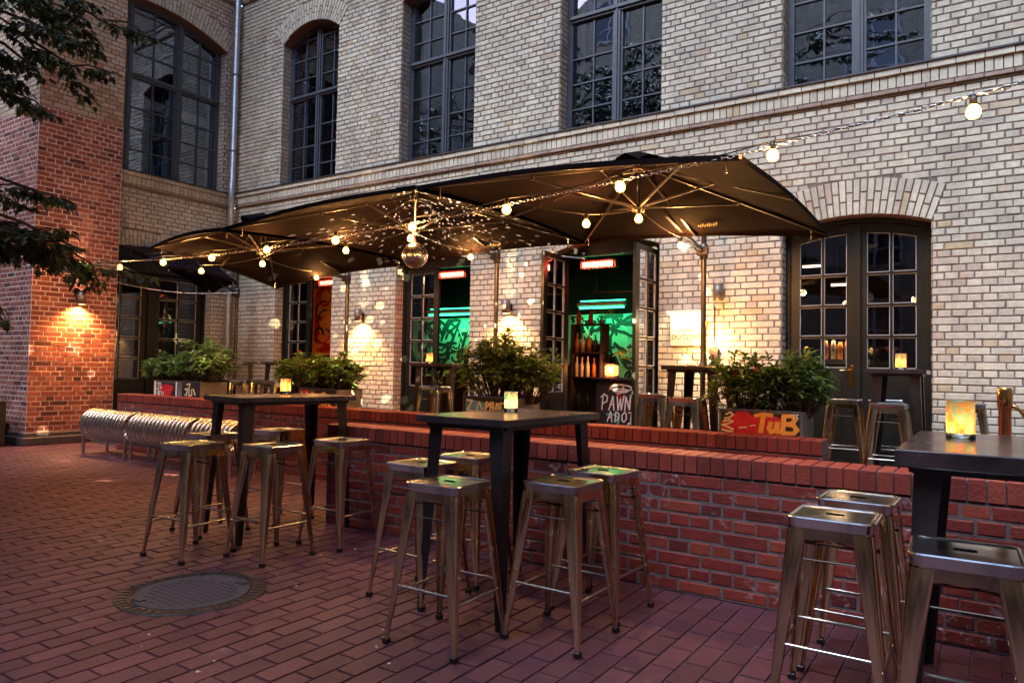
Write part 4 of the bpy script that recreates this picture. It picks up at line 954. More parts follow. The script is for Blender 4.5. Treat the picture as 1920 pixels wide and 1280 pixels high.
# ------------------------------------------------------------------ bar stools
def rsq(h, c, n=4):
    """rounded square outline"""
    P = []
    for k, (sx, sy) in enumerate(((1, 1), (-1, 1), (-1, -1), (1, -1))):
        for i in range(n+1):
            a = pi/2*k+pi/2*i/n; P.append((sx*(h-c)+c*cos(a), sy*(h-c)+c*sin(a)))
    return P
def make_stool():
    r = thing('bar_stool', (0, 0, 0), 'x', 'bar stool', None); SH = .76
    mb = MB(); loops = [(.142, .03, -.040), (.150, .036, -.040), (.152, .036, -.014), (.156, .038, -.012), (.157, .038, -.004), (.152, .036, 0), (.145, .032, .0005), (.140, .030, -.003), (.134, .028, -.0045), (.06, .02, -.003)]
    n = 20
    for h, c, dz in loops: mb.v.extend([(x, y, SH+dz) for x, y in rsq(h, c)])
    for l in range(len(loops)-1):
        for i in range(n): mb.f.append((l*n+i, l*n+(i+1) % n, (l+1)*n+(i+1) % n, (l+1)*n+i)); mb.m.append(0); mb.sm.append(False)
    mb.f.append(tuple(range((len(loops)-1)*n, len(loops)*n))); mb.m.append(0); mb.sm.append(False)
    seat = mb.build('seat', 'stool_seat_steel', r)
    mb = MB(); P = []
    for sx, k in ((1, 0), (-1, 1)):
        for i in range(7): a = -pi/2+pi*i/6+pi*k; P.append((.022*sx+.013*cos(a), .013*sin(a), SH-.0012))
    mb.add(P, [tuple(range(14))]); mb.build('hand_hole_patch', 'hole_dark_paint', seat)  # flat black patch painted as the dark of a slot; the seat is uncut
    # apron band with the pressed corners
    mb = MB()
    for dx, dy in ((0, -1), (1, 0), (0, 1), (-1, 0)):
        Q = []
        for i in range(13):
            s = -.125+.25*i/12; e = abs(s)/.125; drop = .030+.05*e**6
            for zz, off in ((SH-.035, .149), (SH-.05-drop, .152)):
                Q.append((dx*off+(-dy)*s, dy*off+dx*s, zz))
        mb.add(Q, [(2*i, 2*i+2, 2*i+3, 2*i+1) for i in range(12)], 0, True)
    mb.build('apron', 'stool_leg_steel', r)
    for sx, sy in ((-1, -1), (1, -1), (1, 1), (-1, 1)):
        mb = MB(); prof = [(-1, -.05), (-.86, .0), (-.72, -.04), (-.52, .02), (-.33, 0), (-.16, -.05), (-.05, -.16), (0, -.33), (.02, -.52), (-.04, -.72), (0, -.86), (-.05, -1)]
        lv = [(.715, .152, .070), (.66, .158, .068), (.5, .171, .056), (.35, .184, .047), (.2, .196, .037), (.13, .2015, .031), (.11, .203, .024), (.0, .212, .021)]
        V = []; m_n = len(prof)
        for z, co_, w_ in lv:
            for a, b in prof: V.append((sx*(co_+a*w_), sy*(co_+b*w_), z))
        for z, co_, w_ in lv:
            for a, b in prof: V.append((sx*(co_+a*w_-.004-.003*(a > -.3)), sy*(co_+b*w_-.004-.003*(b > -.3)), z))
        F = []; K = len(lv)*m_n
        for l in range(len(lv)-1):
            for i in range(m_n-1):
                q = (l*m_n+i, l*m_n+i+1, (l+1)*m_n+i+1, (l+1)*m_n+i); F.append(q); F.append(tuple(k+K for k in q[::-1]))
            for i in (0, m_n-1): F.append((l*m_n+i, (l+1)*m_n+i, (l+1)*m_n+i+K, l*m_n+i+K))
        mb.add(V, F, 0, True); lg = mb.build('leg', 'stool_leg_steel', r)
        mb = MB(); e = .212; x0, x1 = sorted((sx*(e-.026), sx*(e+.003))); y0, y1 = sorted((sy*(e-.026), sy*(e+.003))); mb.box(x0, x1, y0, y1, .0, .028, 0, .004); mb.build('rubber_foot', 'black_metal', lg)
    for k, (z, off) in enumerate(((.275, .186), (.235, .189), (.275, .186), (.235, .189))):
        mb = MB(); h = off-.004
        a, b = [((-h, -h), (h, -h)), ((h, -h), (h, h)), ((h, h), (-h, h)), ((-h, h), (-h, -h))][k]
        mb.tube([(a[0], a[1], z), (b[0], b[1], z)], .0075, 8); mb.build('footrest', 'steel_pale', r)
    mb = MB()
    mb.beam((-.13, -.13, .655), (.13, .13, .655), .012, .004); mb.beam((-.13, .13, .650), (.13, -.13, .650), .012, .004); mb.tube([(-.145, -.145, .60), (.145, -.145, .60)], .004, 6); mb.tube([(-.145, .145, .60), (.145, .145, .60)], .004, 6); mb.build('brace', 'umbrella_metal', r)
    return r
st0 = make_stool()
GY, GT = 'steel bar stools in the brick yard', 'steel bar stools up on the terrace'
stools = [
 ((-2.19, 2.76, 0), 1, 'frontmost bronze steel stool at the near end of the middle yard table', GY),
 ((-2.74, 3.20, 0), -2, 'stool left of the middle yard table, just behind the frontmost one', GY),
 ((-2.74, 3.66, 0), 2, 'stool by the low wall mostly hidden behind the legs of the middle yard table', GY),
 ((-1.77, 3.14, 0), 0, 'front one of two stools right of the middle yard table', GY),
 ((-1.79, 3.62, 0), -3, 'stool right of the middle yard table, beside the low wall with a greenish seat', GY),
 ((-4.57, 2.92, 0), 4, 'front left stool of the left yard table, nearest the manhole', GY),
 ((-4.10, 3.22, 0), -2, 'stool at the centre front of the left yard table', GY),
 ((-4.02, 3.77, 0), 3, 'stool right of the left yard table against the wall end', GY),
 ((-5.08, 3.42, 0), -4, 'stool behind the front left stool, overlapping the ringed bench', GY),
 ((-5.00, 3.99, 0), 2, 'stool on the far side of the left yard table by the rear wall', GY),
 ((-.515, 3.10, 0), 1, 'left stool of the dark right foreground table with slotted shiny seat', GY),
 ((-.50, 3.60, 0), -1, 'stool behind the slotted one, between it and the low wall', GY),
 ((-.07, 2.74, 0), 2, 'nearest stool, dark with streaky blue sky reflections in its seat', GY),
 ((-1.23, 7.95, TZ), 1, 'left one of two stools before the closed dark doors', GT),
 ((-.75, 7.22, TZ), 0, 'right one of two stools before the closed dark doors, nearer the wall gap', GT),
 ((-.88, 8.18, TZ), 2, 'stool tucked behind the small table at the closed dark doors', GT),
 ((-.19, 8.12, TZ), -1, 'stool standing alone against the bricks behind the big candle', GT),
 ((-3.05, 7.44, TZ), 0, 'left golden stool beside the open door leaf under the sign', GT),
 ((-2.46, 6.78, TZ), 1, 'golden stool right of the left one, in front of the sign table', GT),
 ((-1.98, 7.50, TZ), -2, 'stool half hidden behind the TuB planter shrub', GT),
 ((-5.93, 7.14, TZ), 1, 'golden stool in front of the second doorway, left of the middle shrub', GT),
 ((-7.90, 7.42, TZ), 3, 'golden stool at the foot of the third umbrella pole', GT),
 ((-8.55, 6.72, TZ), -3, 'dark stool just right of the second planter from the left', GT),
 ((-9.40, 6.60, TZ), 2, 'stool behind the left yard table, right of the farthest terrace table', GT),
 ((-9.70, 7.20, TZ), 0, 'stool at the drainpipe side of the farthest terrace table', GT),
 ((-10.15, 6.45, TZ), -3, 'stool in front of the farthest terrace table', GT),
 ((-10.90, 6.70, TZ), 1, 'leftmost terrace stool behind the red and white planter', GT)]
for i, (p, rz, lab, gp) in enumerate(stools):
    if i == 0: st0.location = p; st0.rotation_euler.z = radians(rz); st0['label'] = lab; st0['group'] = gp
    else: dup(st0, p, radians(rz), lab, gp)

# ------------------------------------------------------------------ bar tables
def table(cx, cy, w_, d_, z, base, rz, label, grp, th=.038):
    r = thing('bar_table', (cx, cy, base), label, 'bar table', grp, rz); h = z-base
    mb = MB(); mb.box(-w_/2, w_/2, -d_/2, d_/2, h-th, h, 0, .004); mb.build('tabletop', 'table_top', r)
    mb = MB(); iw, idp = w_/2-.05, d_/2-.05
    for y in (-idp, idp): mb.box(-iw, iw, y-.012, y+.012, h-th-.022, h-th-.0005)
    for x in (-iw, iw): mb.box(x-.012, x+.012, -idp+.012, idp-.012, h-th-.022, h-th-.0005)
    mb.build('apron', 'black_metal', r)
    for sx, sy in ((-1, -1), (1, -1), (1, 1), (-1, 1)):
        mb = MB(); X, Y = sx*(w_/2-.055), sy*(d_/2-.055); X2, Y2 = sx*(w_/2-.02), sy*(d_/2-.02); a, b = .088, .036
        # folded sheet leg: an L that tapers to the floor
        for (dx, dy) in ((1, 0), (0, 1)):
            P = []
            for (x, y, zz, L) in ((X2, Y2, 0, b), (X, Y, h-th-.001, a)):
                t = .006
                if dx: q = [(x, y), (x-sx*L, y), (x-sx*L, y-sy*t), (x, y-sy*t)]
                else: q = [(x, y-sy*t), (x, y-sy*L), (x-sx*t, y-sy*L), (x-sx*t, y-sy*t)]
                P += [(u, v, zz) for u, v in q]
            mb.hexa(P)
        mb.build('leg', 'black_metal', r)
    return r
YT, TT = 'black bar tables in the yard', 'black bar tables on the terrace'
table(-2.29, 3.46, .60, .98, 1.05, 0, radians(-1.5), 'black bar table in the middle of the yard with four tapering legs', YT)
table(-4.70, 3.76, .62, .98, 1.06, 0, radians(-10), 'black bar table on the left of the yard before the ringed bench', YT)
table(.12, 3.35, .80, 1.04, 1.055, 0, 0, 'big dark foreground table at the right edge with glowing candle jar', YT, .06)
table(-2.50, 7.28, .60, .66, 1.365, TZ, 0, 'black terrace table under the PAWN DOT COM sign', TT)
table(-.73, 7.72, .50, .52, 1.365, TZ, 0, 'small black terrace table in front of the closed dark doors', TT)
table(-6.25, 7.72, .72, .60, 1.355, TZ, 0, 'black terrace table at the second doorway behind the middle shrub', TT)
table(-8.85, 7.35, .95, .62, 1.345, TZ, 0, 'black terrace table left of the third umbrella pole', TT)
table(-10.35, 7.05, .95, .70, 1.335, TZ, 0, 'farthest black terrace table by the drainpipe', TT)

# ------------------------------------------------------------------ candle jars
def candle(x, y, z, r_, h, label, m, pw):
    r = thing('candle_jar', (x, y, z), label, 'candle jar', 'glowing candle jars')
    mb = MB(); mb.lathe((0, 0, 0), [(r_*.985, .022), (r_, .03), (r_, h)], 28); mb.build('paper_sleeve', m, r)
    mb = MB(); mb.lathe((0, 0, 0), [(.001, 0), (r_+.001, 0), (r_+.002, .021), (r_-.002, .0215), (.001, .0215)], 28); mb.build('glass_base', 'clear_glass', r); mb = MB(); mb.lathe((0, 0, 0), [(r_+.0015, h-.004), (r_+.002, h+.002), (r_, h+.002)], 28); mb.build('glass_rim', 'clear_glass', r)
    mb = MB(); mb.lathe((0, 0, .022), [(.001, 0), (.019, 0), (.019, .014), (.001, .014)], 16); tl = mb.build('tealight', 'sign_board', r)
    mb = MB(); mb.lathe((0, 0, .038), [(.001, 0), (.0055, .008), (.004, .018), (.0005, .028)], 10); mb.build('flame', 'flame', tl)
    light('candle_light', 'POINT', (0, 0, .055), pw, (1, .52, .18), .008, parent=r)
candle(-2.40, 3.60, 1.05, .040, .118, 'teal and orange swirled candle jar on the middle yard table', 'jar_paper_teal', .012)
candle(-4.93, 3.98, 1.06, .042, .125, 'orange candle jar on the left yard table', 'jar_paper', .012)
candle(-.105, 3.52, 1.055, .052, .155, 'large glowing orange candle jar on the dark foreground table', 'jar_paper', .02)
candle(-2.36, 7.14, 1.365, .042, .12, 'clear lit candle jar on the table under the sign', 'clear_glass', 5)
candle(-.70, 7.62, 1.365, .046, .15, 'small orange candle jar on the table at the closed doors', 'jar_paper', .012)
candle(-6.38, 7.55, 1.355, .045, .14, 'amber candle jar on the table at the second doorway', 'jar_paper', .012)
candle(-10.25, 6.95, 1.335, .045, .14, 'pinkish candle jar on the farthest terrace table', 'jar_paper', .012)

# ------------------------------------------------------------------ planters and shrubs
def leaf_mesh(mb, p, d, up_, L, w_, mi=0, droop=.25):
    d = d.normalized(); s = d.cross(up_)
    if s.length < .01: s = Vector((1, 0, 0))
    s.normalize(); n_ = s.cross(d).normalized()
    a = p+d*L*.45-n_*0; b = p+d*L*.95-Vector((0, 0, L*droop))
    f = n_*(w_*.25)
    V = [p, a+s*w_/2+f, a, a-s*w_/2+f, b]
    mb.add([tuple(v) for v in V], [(0, 1, 2), (0, 2, 3), (1, 4, 2), (2, 4, 3)], mi)
def shrub(name, c, hx, hy, hz, n, seed, label, kind=0, flowers=0, parent=None, L=(.085, .15), cat='shrub'):
    rr = random.Random(seed); x, y, z = c; st_, lf, fl = MB(), MB(), MB()
    tips = []
    for i in range(int(n*1.15)):
        while True:
            a, b = rr.uniform(-1, 1), rr.uniform(-1, 1)
            if a*a*.8+b*b*.8 < 1: break
        hgt = (.38+.62*rr.random()**.7)*(1-.35*(a*a))*(1+.18*sin(a*7+seed)*cos(b*5))
        tp = Vector((x+a*hx, y+b*hy, z+hz*hgt)); b0 = Vector((x+a*hx*.35, y+b*hy*.4, z))
        mid = b0.lerp(tp, .55)+Vector((a*.04, b*.04, -.02)); st_.tube([b0, mid, tp], .003, 4, rs=[.006, .004, .0025], cap=False)
        ax = (tp-mid).normalized(); tips.append(tp)
        k = rr.randint(6, 9); ph = rr.random()*6
        for j in range(k):                      # rosette at the tip
            t_ = ph+j*2.4; u = ax.orthogonal().normalized(); v = ax.cross(u); rad = u*cos(t_)+v*sin(t_)
            d = rad*rr.uniform(.6, 1.1)+ax*rr.uniform(.15, .9)
            leaf_mesh(lf, tp-ax*rr.uniform(0, .05), d, ax, rr.uniform(*L), rr.uniform(.028, .050), 0 if rr.random() > kind else 1)
        for j in range(rr.randint(3, 6)):       # leaves down the stem
            q = mid.lerp(tp, rr.random()); t_ = rr.random()*6.3; d = Vector((cos(t_), sin(t_), rr.uniform(-.1, .5)))
            leaf_mesh(lf, q, d, Vector((0, 0, 1)), rr.uniform(L[0], L[1]), rr.uniform(.024, .038), 0)
    r = thing(name, c, label, cat, 'shrubs in the graffiti planters')
    st_.build('stem', 'bark', r, c); lf.build('leaves', ['leaf_shrub', 'leaf_bright'], r, c)
    if flowers:
        for k in range(flowers):
            tp = rr.choice([t_ for t_ in tips if t_.y < y+.05 and t_.z > z+hz*.55]); fl = MB()
            for j in range(14):
                v = Vector((rr.uniform(-1, 1), rr.uniform(-1, 1), rr.uniform(-.4, 1))).normalized(); leaf_mesh(fl, tp+v*.006+Vector((0, -.02, .02)), v, Vector((0, 0, 1)), .034, .022)
            fl.build('flower', 'flower_red', r, c)
def planter(x0, x1, y0, y1, zt, label, deco):
    o_ = ((x0+x1)/2, (y0+y1)/2, TZ); r = thing('planter', o_, label, 'planter', 'graffiti planters on the terrace')
    mb = MB(); t = .02
    for a in ((x0, x1, y0, y0+t), (x0, x1, y1-t, y1), (x0, x0+t, y0+t, y1-t), (x1-t, x1, y0+t, y1-t)): mb.box(*a, TZ, zt, 0)
    mb.box(x0+t, x1-t, y0+t, y1-t, TZ, TZ+.02, 0); mb.build('planter_box', 'panel_grey', r, o_)
    mb = MB(); mb.box(x0+t, x1-t, y0+t, y1-t, zt-.08, zt-.03); mb.build('soil', 'plant_soil', r, o_)
    mb = MB()
    for a in ((x0-.006, x1+.006, y0-.006, y0+.012), (x0-.006, x1+.006, y1-.012, y1+.006)): mb.box(*a, zt-.001, zt+.010)
    mb.build('rim', 'steel_pale', r, o_)
    fn = lambda u, z, d: (x0+u, y0-.0005-d, z)
    return r, o_, fn
rr = random.Random(2)
def blob(mb, cx, cz, rx, rz, fn, d, mi, n=18, seed=0):
    q = random.Random(seed); P = []
    for i in range(n):
        a = 2*pi*i/n; k = 1+.14*sin(3*a+seed)+.10*sin(5*a+seed*2)+q.uniform(-.03, .03); P.append((cx+rx*k*cos(a), cz+rz*k*sin(a)))
    mb.prism(P[::-1], fn, 0, d, mi)
# TuB planter
r, o_, fn = planter(-1.90, -1.235, 6.0, 6.42, 1.00, 'planter painted red with fat orange TuB lettering', 0)
mb = MB()
P = [(.02, .55), (.645, .55), (.645, .985), (.02, .985)]; mb.prism(P, fn, 0, .001, 0); mb.build('painted_ground', 'graffiti_black', r, o_)
f0 = fn; fn = lambda u, z, d: f0(u, .825+(z-.76)*.80, d)
mb = MB(); blob(mb, .20, .83, .18, .12, fn, .002, 0, seed=3); blob(mb, .36, .82, .16, .11, fn, .0024, 0, seed=5); mb.build('red_paint', 'graffiti_red', r, o_)
mb = MB(); K = MB()
TU = [[(.30, .93), (.37, .95), (.43, .94)], [(.37, .95), (.355, .86), (.345, .77)], [(.425, .87), (.41, .81), (.425, .775), (.455, .785), (.475, .87)], [(.478, .87), (.472, .80), (.485, .775)],
      [(.525, .94), (.52, .85), (.515, .77)], [(.525, .94), (.59, .945), (.61, .91), (.59, .875), (.53, .86)], [(.53, .86), (.60, .85), (.625, .81), (.60, .775), (.515, .77)]]
for k, s_ in enumerate(TU):
    ribbon(mb, s_, .038, fn, 0, .0040+k*.0002)
mb.build('orange_lettering', 'graffiti_orange', r, o_)
mb = MB(); ribbon(mb, [(.06, .93), (.10, .955), (.12, .93), (.09, .90), (.05, .89)], .016, fn, 0, .004); ribbon(mb, [(.04, .86), (.09, .875), (.12, .86), (.07, .83), (.03, .82), (.08, .80), (.12, .78)], .018, fn, 0, .0045); ribbon(mb, [(.03, .77), (.12, .75)], .02, fn, 0, .005)
ribbon(mb, [(.17, .80), (.23, .81)], .014, fn, 0, .004); ribbon(mb, [(.26, .825), (.30, .835)], .010, fn, 0, .004); mb.build('cream_scrawl', 'graffiti_cream', r, o_)
mb = MB(); ribbon(mb, [(.58, .96), (.63, .96)], .006, fn, 0, .006); ribbon(mb, [(.60, .96), (.60, .92)], .006, fn, 0, .006); ribbon(mb, [(.635, .96), (.62, .94), (.635, .92)], .006, fn, 0, .006); mb.build('small_tag', 'graffiti_white', r, o_)
shrub('shrub', (-1.73, 6.22, .94), .30, .20, .50, 75, 4, 'red flowered shrub in the TuB planter, left half', .22, 3)
shrub('shrub', (-1.32, 6.24, .94), .25, .20, .54, 65, 9, 'green shrub in the TuB planter, right half', .12, 0)
# blue and cream planter
r, o_, fn = planter(-4.60, -3.92, 6.0, 6.42, 1.01, 'planter with blue and cream graffiti behind the middle yard table', 0)
mb = MB(); mb.prism([(.01, .55), (.67, .55), (.67, 1.0), (.01, 1.0)], fn, 0, .001); mb.prism([(.02, .60), (.24, .60), (.30, .95), (.04, .99)], fn, 0, .0018, 1); mb.build('painted_ground', ['graffiti_black', 'graffiti_blue'], r, o_)
mb = MB(); ribbon(mb, [(.05, .97), (.12, .97), (.06, .87), (.14, .86)], .016, fn, 0, .004); ribbon(mb, [(.17, .86), (.21, .96), (.26, .86), (.17, .87)], .016, fn, 0, .004); mb.build('pale_lettering', 'graffiti_white', r, o_)
mb = MB()
for s_ in ([(.29, .86), (.30, .96), (.34, .94), (.31, .91)], [(.35, .86), (.355, .96), (.36, .91), (.39, .91), (.385, .96), (.39, .86)], [(.43, .95), (.415, .88), (.45, .88), (.45, .94), (.425, .95)], [(.48, .96), (.475, .87)], [(.46, .95), (.51, .955)], [(.545, .95), (.525, .88), (.565, .87), (.57, .93), (.54, .95)]): ribbon(mb, s_, .018, fn, 0, .004)
mb.build('cream_lettering', 'graffiti_cream', r, o_)
mb = MB(); blob(mb, .58, .90, .05, .06, fn, .003, 0, seed=8); mb.build('orange_paint', 'graffiti_orange', r, o_)
shrub('shrub', (-4.30, 6.20, .95), .40, .24, .66, 120, 17, 'tall dark willowy shrub in the blue and cream planter, left half', .10, 0, L=(.09, .17))
shrub('shrub', (-3.95, 6.22, .95), .34, .22, .56, 80, 18, 'shrub in the blue and cream planter touching the open door leaf', .08, 0, L=(.09, .17))
# planter behind the left yard table
r, o_, fn = planter(-7.18, -6.50, 6.0, 6.42, 1.01, 'planter with yellow and white letters behind the left yard table', 0)
mb = MB(); blob(mb, .15, .92, .12, .07, fn, .0020, 0, seed=2); mb.prism([(.30, .56), (.66, .56), (.66, 1.0), (.30, 1.0)], fn, 0, .001, 1); mb.build('painted_ground', ['graffiti_red', 'graffiti_black'], r, o_)
mb = MB(); ribbon(mb, [(.05, .97), (.10, .90), (.15, .97), (.2, .9), (.25, .97)], .014, fn, 0, .004); mb.build('white_lettering', 'graffiti_white', r, o_)
mb = MB(); ribbon(mb, [(.45+.035*cos(a*.7), .93+.045*sin(a*.7)) for a in range(10)], .018, fn, 0, .004); ribbon(mb, [(.33, .82), (.40, .86), (.46, .80), (.52, .86), (.58, .80)], .03, fn, 0, .0045); mb.build('yellow_lettering', 'graffiti_orange', r, o_)
shrub('shrub', (-7.30, 6.22, .95), .42, .24, .46, 110, 23, 'flowering shrub left of the third umbrella pole, left half', .30, 2)
shrub('shrub', (-6.80, 6.22, .95), .36, .24, .44, 90, 24, 'shrub left of the third umbrella pole, right half', .25, 1)
# leftmost planter
r, o_, fn = planter(-10.42, -9.25, 6.0, 6.42, 1.03, 'wide red and black planter with pale letters, leftmost on the terrace', 0)
mb = MB(); mb.prism([(.16, .55), (.62, .55), (.62, 1.0), (.16, 1.0)], fn, 0, .001, 0); mb.prism([(.0, .55), (.05, .55), (.05, 1.02), (.0, 1.02)], fn, 0, .0012, 1); mb.prism([(.56, .55), (.60, .55), (.60, 1.02), (.56, 1.02)], fn, 0, .0014, 1); mb.prism([(.72, .55), (1.16, .55), (1.16, 1.02), (.72, 1.02)], fn, 0, .001, 2)
blob(mb, .33, .9, .16, .09, fn, .002, 3, seed=6); mb.build('painted_ground', ['graffiti_black', 'graffiti_white', 'graffiti_black', 'graffiti_red'], r, o_)
mb = MB()
for s_ in ([(.09, .99), (.17, .99)], [(.13, .99), (.12, .90), (.08, .90)], [(.19, .98), (.17, .92), (.21, .92)], [(.10, .86), (.17, .88), (.14, .80), (.10, .86)], [(.21, .87), (.20, .80), (.25, .80), (.25, .86)]): ribbon(mb, s_, .018, fn, 0, .004)
mb.build('white_lettering', 'graffiti_white', r, o_)
mb = MB()
for s_ in ([(.84, .99), (.92, 1.0), (.90, .94)], [(.80, .92), (.86, .93), (.84, .84), (.80, .84)], [(.90, .93), (.90, .83), (.97, .84), (.96, .92)], [(1.0, .93), (1.05, .85)]): ribbon(mb, s_, .022, fn, 0, .004)
mb.build('cream_lettering', 'graffiti_cream', r, o_)
shrub('shrub', (-10.3, 6.22, .97), .50, .28, .42, 120, 31, 'shrub in the leftmost planter, left half', .15, 0)
shrub('shrub', (-9.5, 6.22, .97), .46, .28, .62, 120, 32, 'taller shrub in the leftmost planter, bright tip', .22, 0)
# seedling on the stool at the second doorway and small flower pots
def sprout(x, y, z, label, k, seed, m='leaf_bright', hh=.14):
    q = random.Random(seed); r = thing('potted_plant', (x, y, z), label, 'potted plant'); mb = MB(); mb.lathe((0, 0, 0), [(.001, 0), (.03, 0), (.04, .06), (.036, .06), (.001, .055)], 14); mb.build('pot', 'clear_glass' if k < 5 else 'panel_grey', r)
    mb = MB(); lf = MB()
    for i in range(k):
        a = q.random()*6.3; tp = Vector((cos(a)*hh*.6, sin(a)*hh*.6, .06+hh*q.uniform(.5, 1))); mb.tube([(0, 0, .05), tuple(tp*.6), tuple(tp)], .002, 4); leaf_mesh(lf, tp, Vector((cos(a), sin(a), .2)), Vector((0, 0, 1)), hh*.75, hh*.42)
    mb.build('stem', 'leaf_bright', r); lf.build('leaves', [m], r)
sprout(-5.78, 7.02, TZ+.76, 'little bright green seedling on the stool at the second doorway', 4, 3)
sprout(-4.30, 9.9, 1.20, 'leafy pot plant on the bar counter with long curved leaves', 9, 5, 'leaf_shrub', .34)
sprout(-5.0, 10.0, 2.02, 'bushy plant on top of the black bottle shelf', 16, 6, 'leaf_shrub', .16)
sprout(-10.72, 7.1, 1.335, 'yellow flowers on the farthest terrace table', 7, 7, 'leaf_bright', .12)

# ------------------------------------------------------------------ ringed steel bench
def bench(x0, x1, y, zc, R, label, n):
    o_ = ((x0+x1)/2, y, 0); r = thing('tube_bench', o_, label, 'bench', 'steel ring benches by the pier')
    for i in range(n):
        xx = x0+(x1-x0)*(i+.5)/n; mb = MB()
        q = [(xx, y+R*cos(a), zc+R*sin(a)) for a in [2*pi*k/22 for k in range(23)]]; mb.tube(q, .021, 10, cap=False); mb.build('ring', 'steel_ring', r, o_)
    mb = MB()
    for a in (.6, 2.5, 4.7): mb.tube([(x0+.02, y+(R-.04)*cos(a), zc+(R-.04)*sin(a)), (x1-.02, y+(R-.04)*cos(a), zc+(R-.04)*sin(a))], .014, 8)
    mb.build('inner_rail', 'umbrella_metal', r, o_)
    return r, o_
segs = [(-10.72, -9.55), (-9.48, -8.15), (-8.08, -7.28)]
for (a, b), lb, n in zip(segs, ('left section of the ringed steel bench, end nearest the pier', 'middle section of the ringed steel bench', 'right section of the ringed steel bench behind the stools'), (13, 15, 9)):
    r, o_ = bench(a, b, 5.30, .405, .205, lb, n)
    for xx in (a+.05, b-.02):
        mb = MB()
        for yy in (5.14, 5.47): mb.tube([(xx, yy, 0), (xx, yy, .30)], .022, 10)
        mb.tube([(xx, 5.14, .25), (xx, 5.47, .25)], .016, 8); mb.build('leg_frame', 'steel_ring', r, o_)

# ------------------------------------------------------------------ manhole, stanchion, bin, litter
mh = thing('manhole_cover', (*MHC, 0), 'round concrete filled manhole cover in an iron ring set in the paving', 'manhole cover')
mb = MB(); mb.lathe((0, 0, 0), [(.400, -.02), (.400, .0065), (.390, .008), (.325, .005), (.32, .001), (.31, -.006)], 64)
for k in range(44): a = 2*pi*k/44; mb.hexa([(cos(a+s)*r_, sin(a+s)*r_, z) for z in (.004, .010) for (r_, s) in ((.335, -.03), (.385, -.03), (.385, .03), (.335, .03))])
mb.build('iron_ring', 'manhole_iron', mh)
mb = MB(); mb.lathe((0, 0, 0), [(.31, -.01), (.305, .004), (.001, .005)], 64, sm=False)
for k in range(-6, 7):
    h_ = sqrt(max(0, .26**2-(k*.04)**2))
    for j in range(-6, 7):
        if abs(j*.04) < h_-.02: mb.box(k*.04-.010, k*.04+.010, j*.04-.010, j*.04+.010, .004, .0072)
mb.build('cover_plate', 'manhole_concrete', mh)
mb = MB()
for a in (pi*.25+.45, pi*1.25+.45): x, y = cos(a)*.275, sin(a)*.275; mb.box(x-.035, x+.035, y-.02, y+.02, .004, .009)
mb.build('lift_pocket', 'graffiti_black', mh)
st = thing('barrier_post', (.058, 4.30, .815), 'polished brass rope barrier post on the low wall behind the foreground table', 'barrier post')
mb = MB(); mb.lathe((0, 0, 0), [(.001, 0), (.055, 0), (.055, .008), (.03, .014), (.026, .02)], 28); mb.build('foot', 'brass', st)
mb = MB(); mb.lathe((0, 0, 0), [(.027, .01), (.027, .34), (.031, .345), (.031, .355), (.033, .36), (.033, .43), (.029, .44), (.026, .447), (.001, .447)], 28); mb.build('post', 'brass', st)
mb = MB(); mb.tube([(.028, 0, .36), (.045, -.002, .35), (.06, -.004, .335), (.085, -.006, .31)], .009, 10, rs=[.007, .011, .008, .012]); mb.build('hook', 'brass', st)
rope = [(.058+.085+t*.9, 4.294-.1*t, 1.125-.55*(1-(1-min(t, 1))**2)*.9) for t in [k/12 for k in range(13)]]
mb = MB(); mb.tube(rope, .017, 10); tag(mb.build('barrier_rope', 'rope_red', org=rope[0]), 'dark red rope hooked on the brass post at the right edge', 'rope')
bn = thing('litter_bin', (-12.75, 4.55, 0), 'dark metal bin at the left edge in front of the red pier', 'bin')
mb = MB(); mb.box(-.42, .52, -.30, .22, .03, .67, 0, .012); mb.build('bin_body', 'bin_metal', bn)
mb = MB(); mb.box(-.43, .53, -.31, .23, .67, .705, 0, .008); mb.build('bin_lid', 'steel_pale', bn)
rl = random.Random(9)
mb = MB()
for k in range(170):
    x, y = rl.uniform(-8, 1), rl.uniform(1.2, 5.0)
    if y > 4.1 and x > -4.7: continue
    a = rl.random()*6.3; s_ = rl.uniform(.006, .022); c_, n_ = cos(a), sin(a)
    mb.add([(x, y, .006), (x+c_*s_, y+n_*s_, .012), (x+c_*s_-n_*s_*.5, y+n_*s_+c_*s_*.5, .007)], [(0, 1, 2)])
tag(mb.build('fallen_leaves', 'paper_litter', org=(0, 0, 0)), 'scattered dry leaf scraps and crumbs on the red paving', 'litter', kind='stuff')

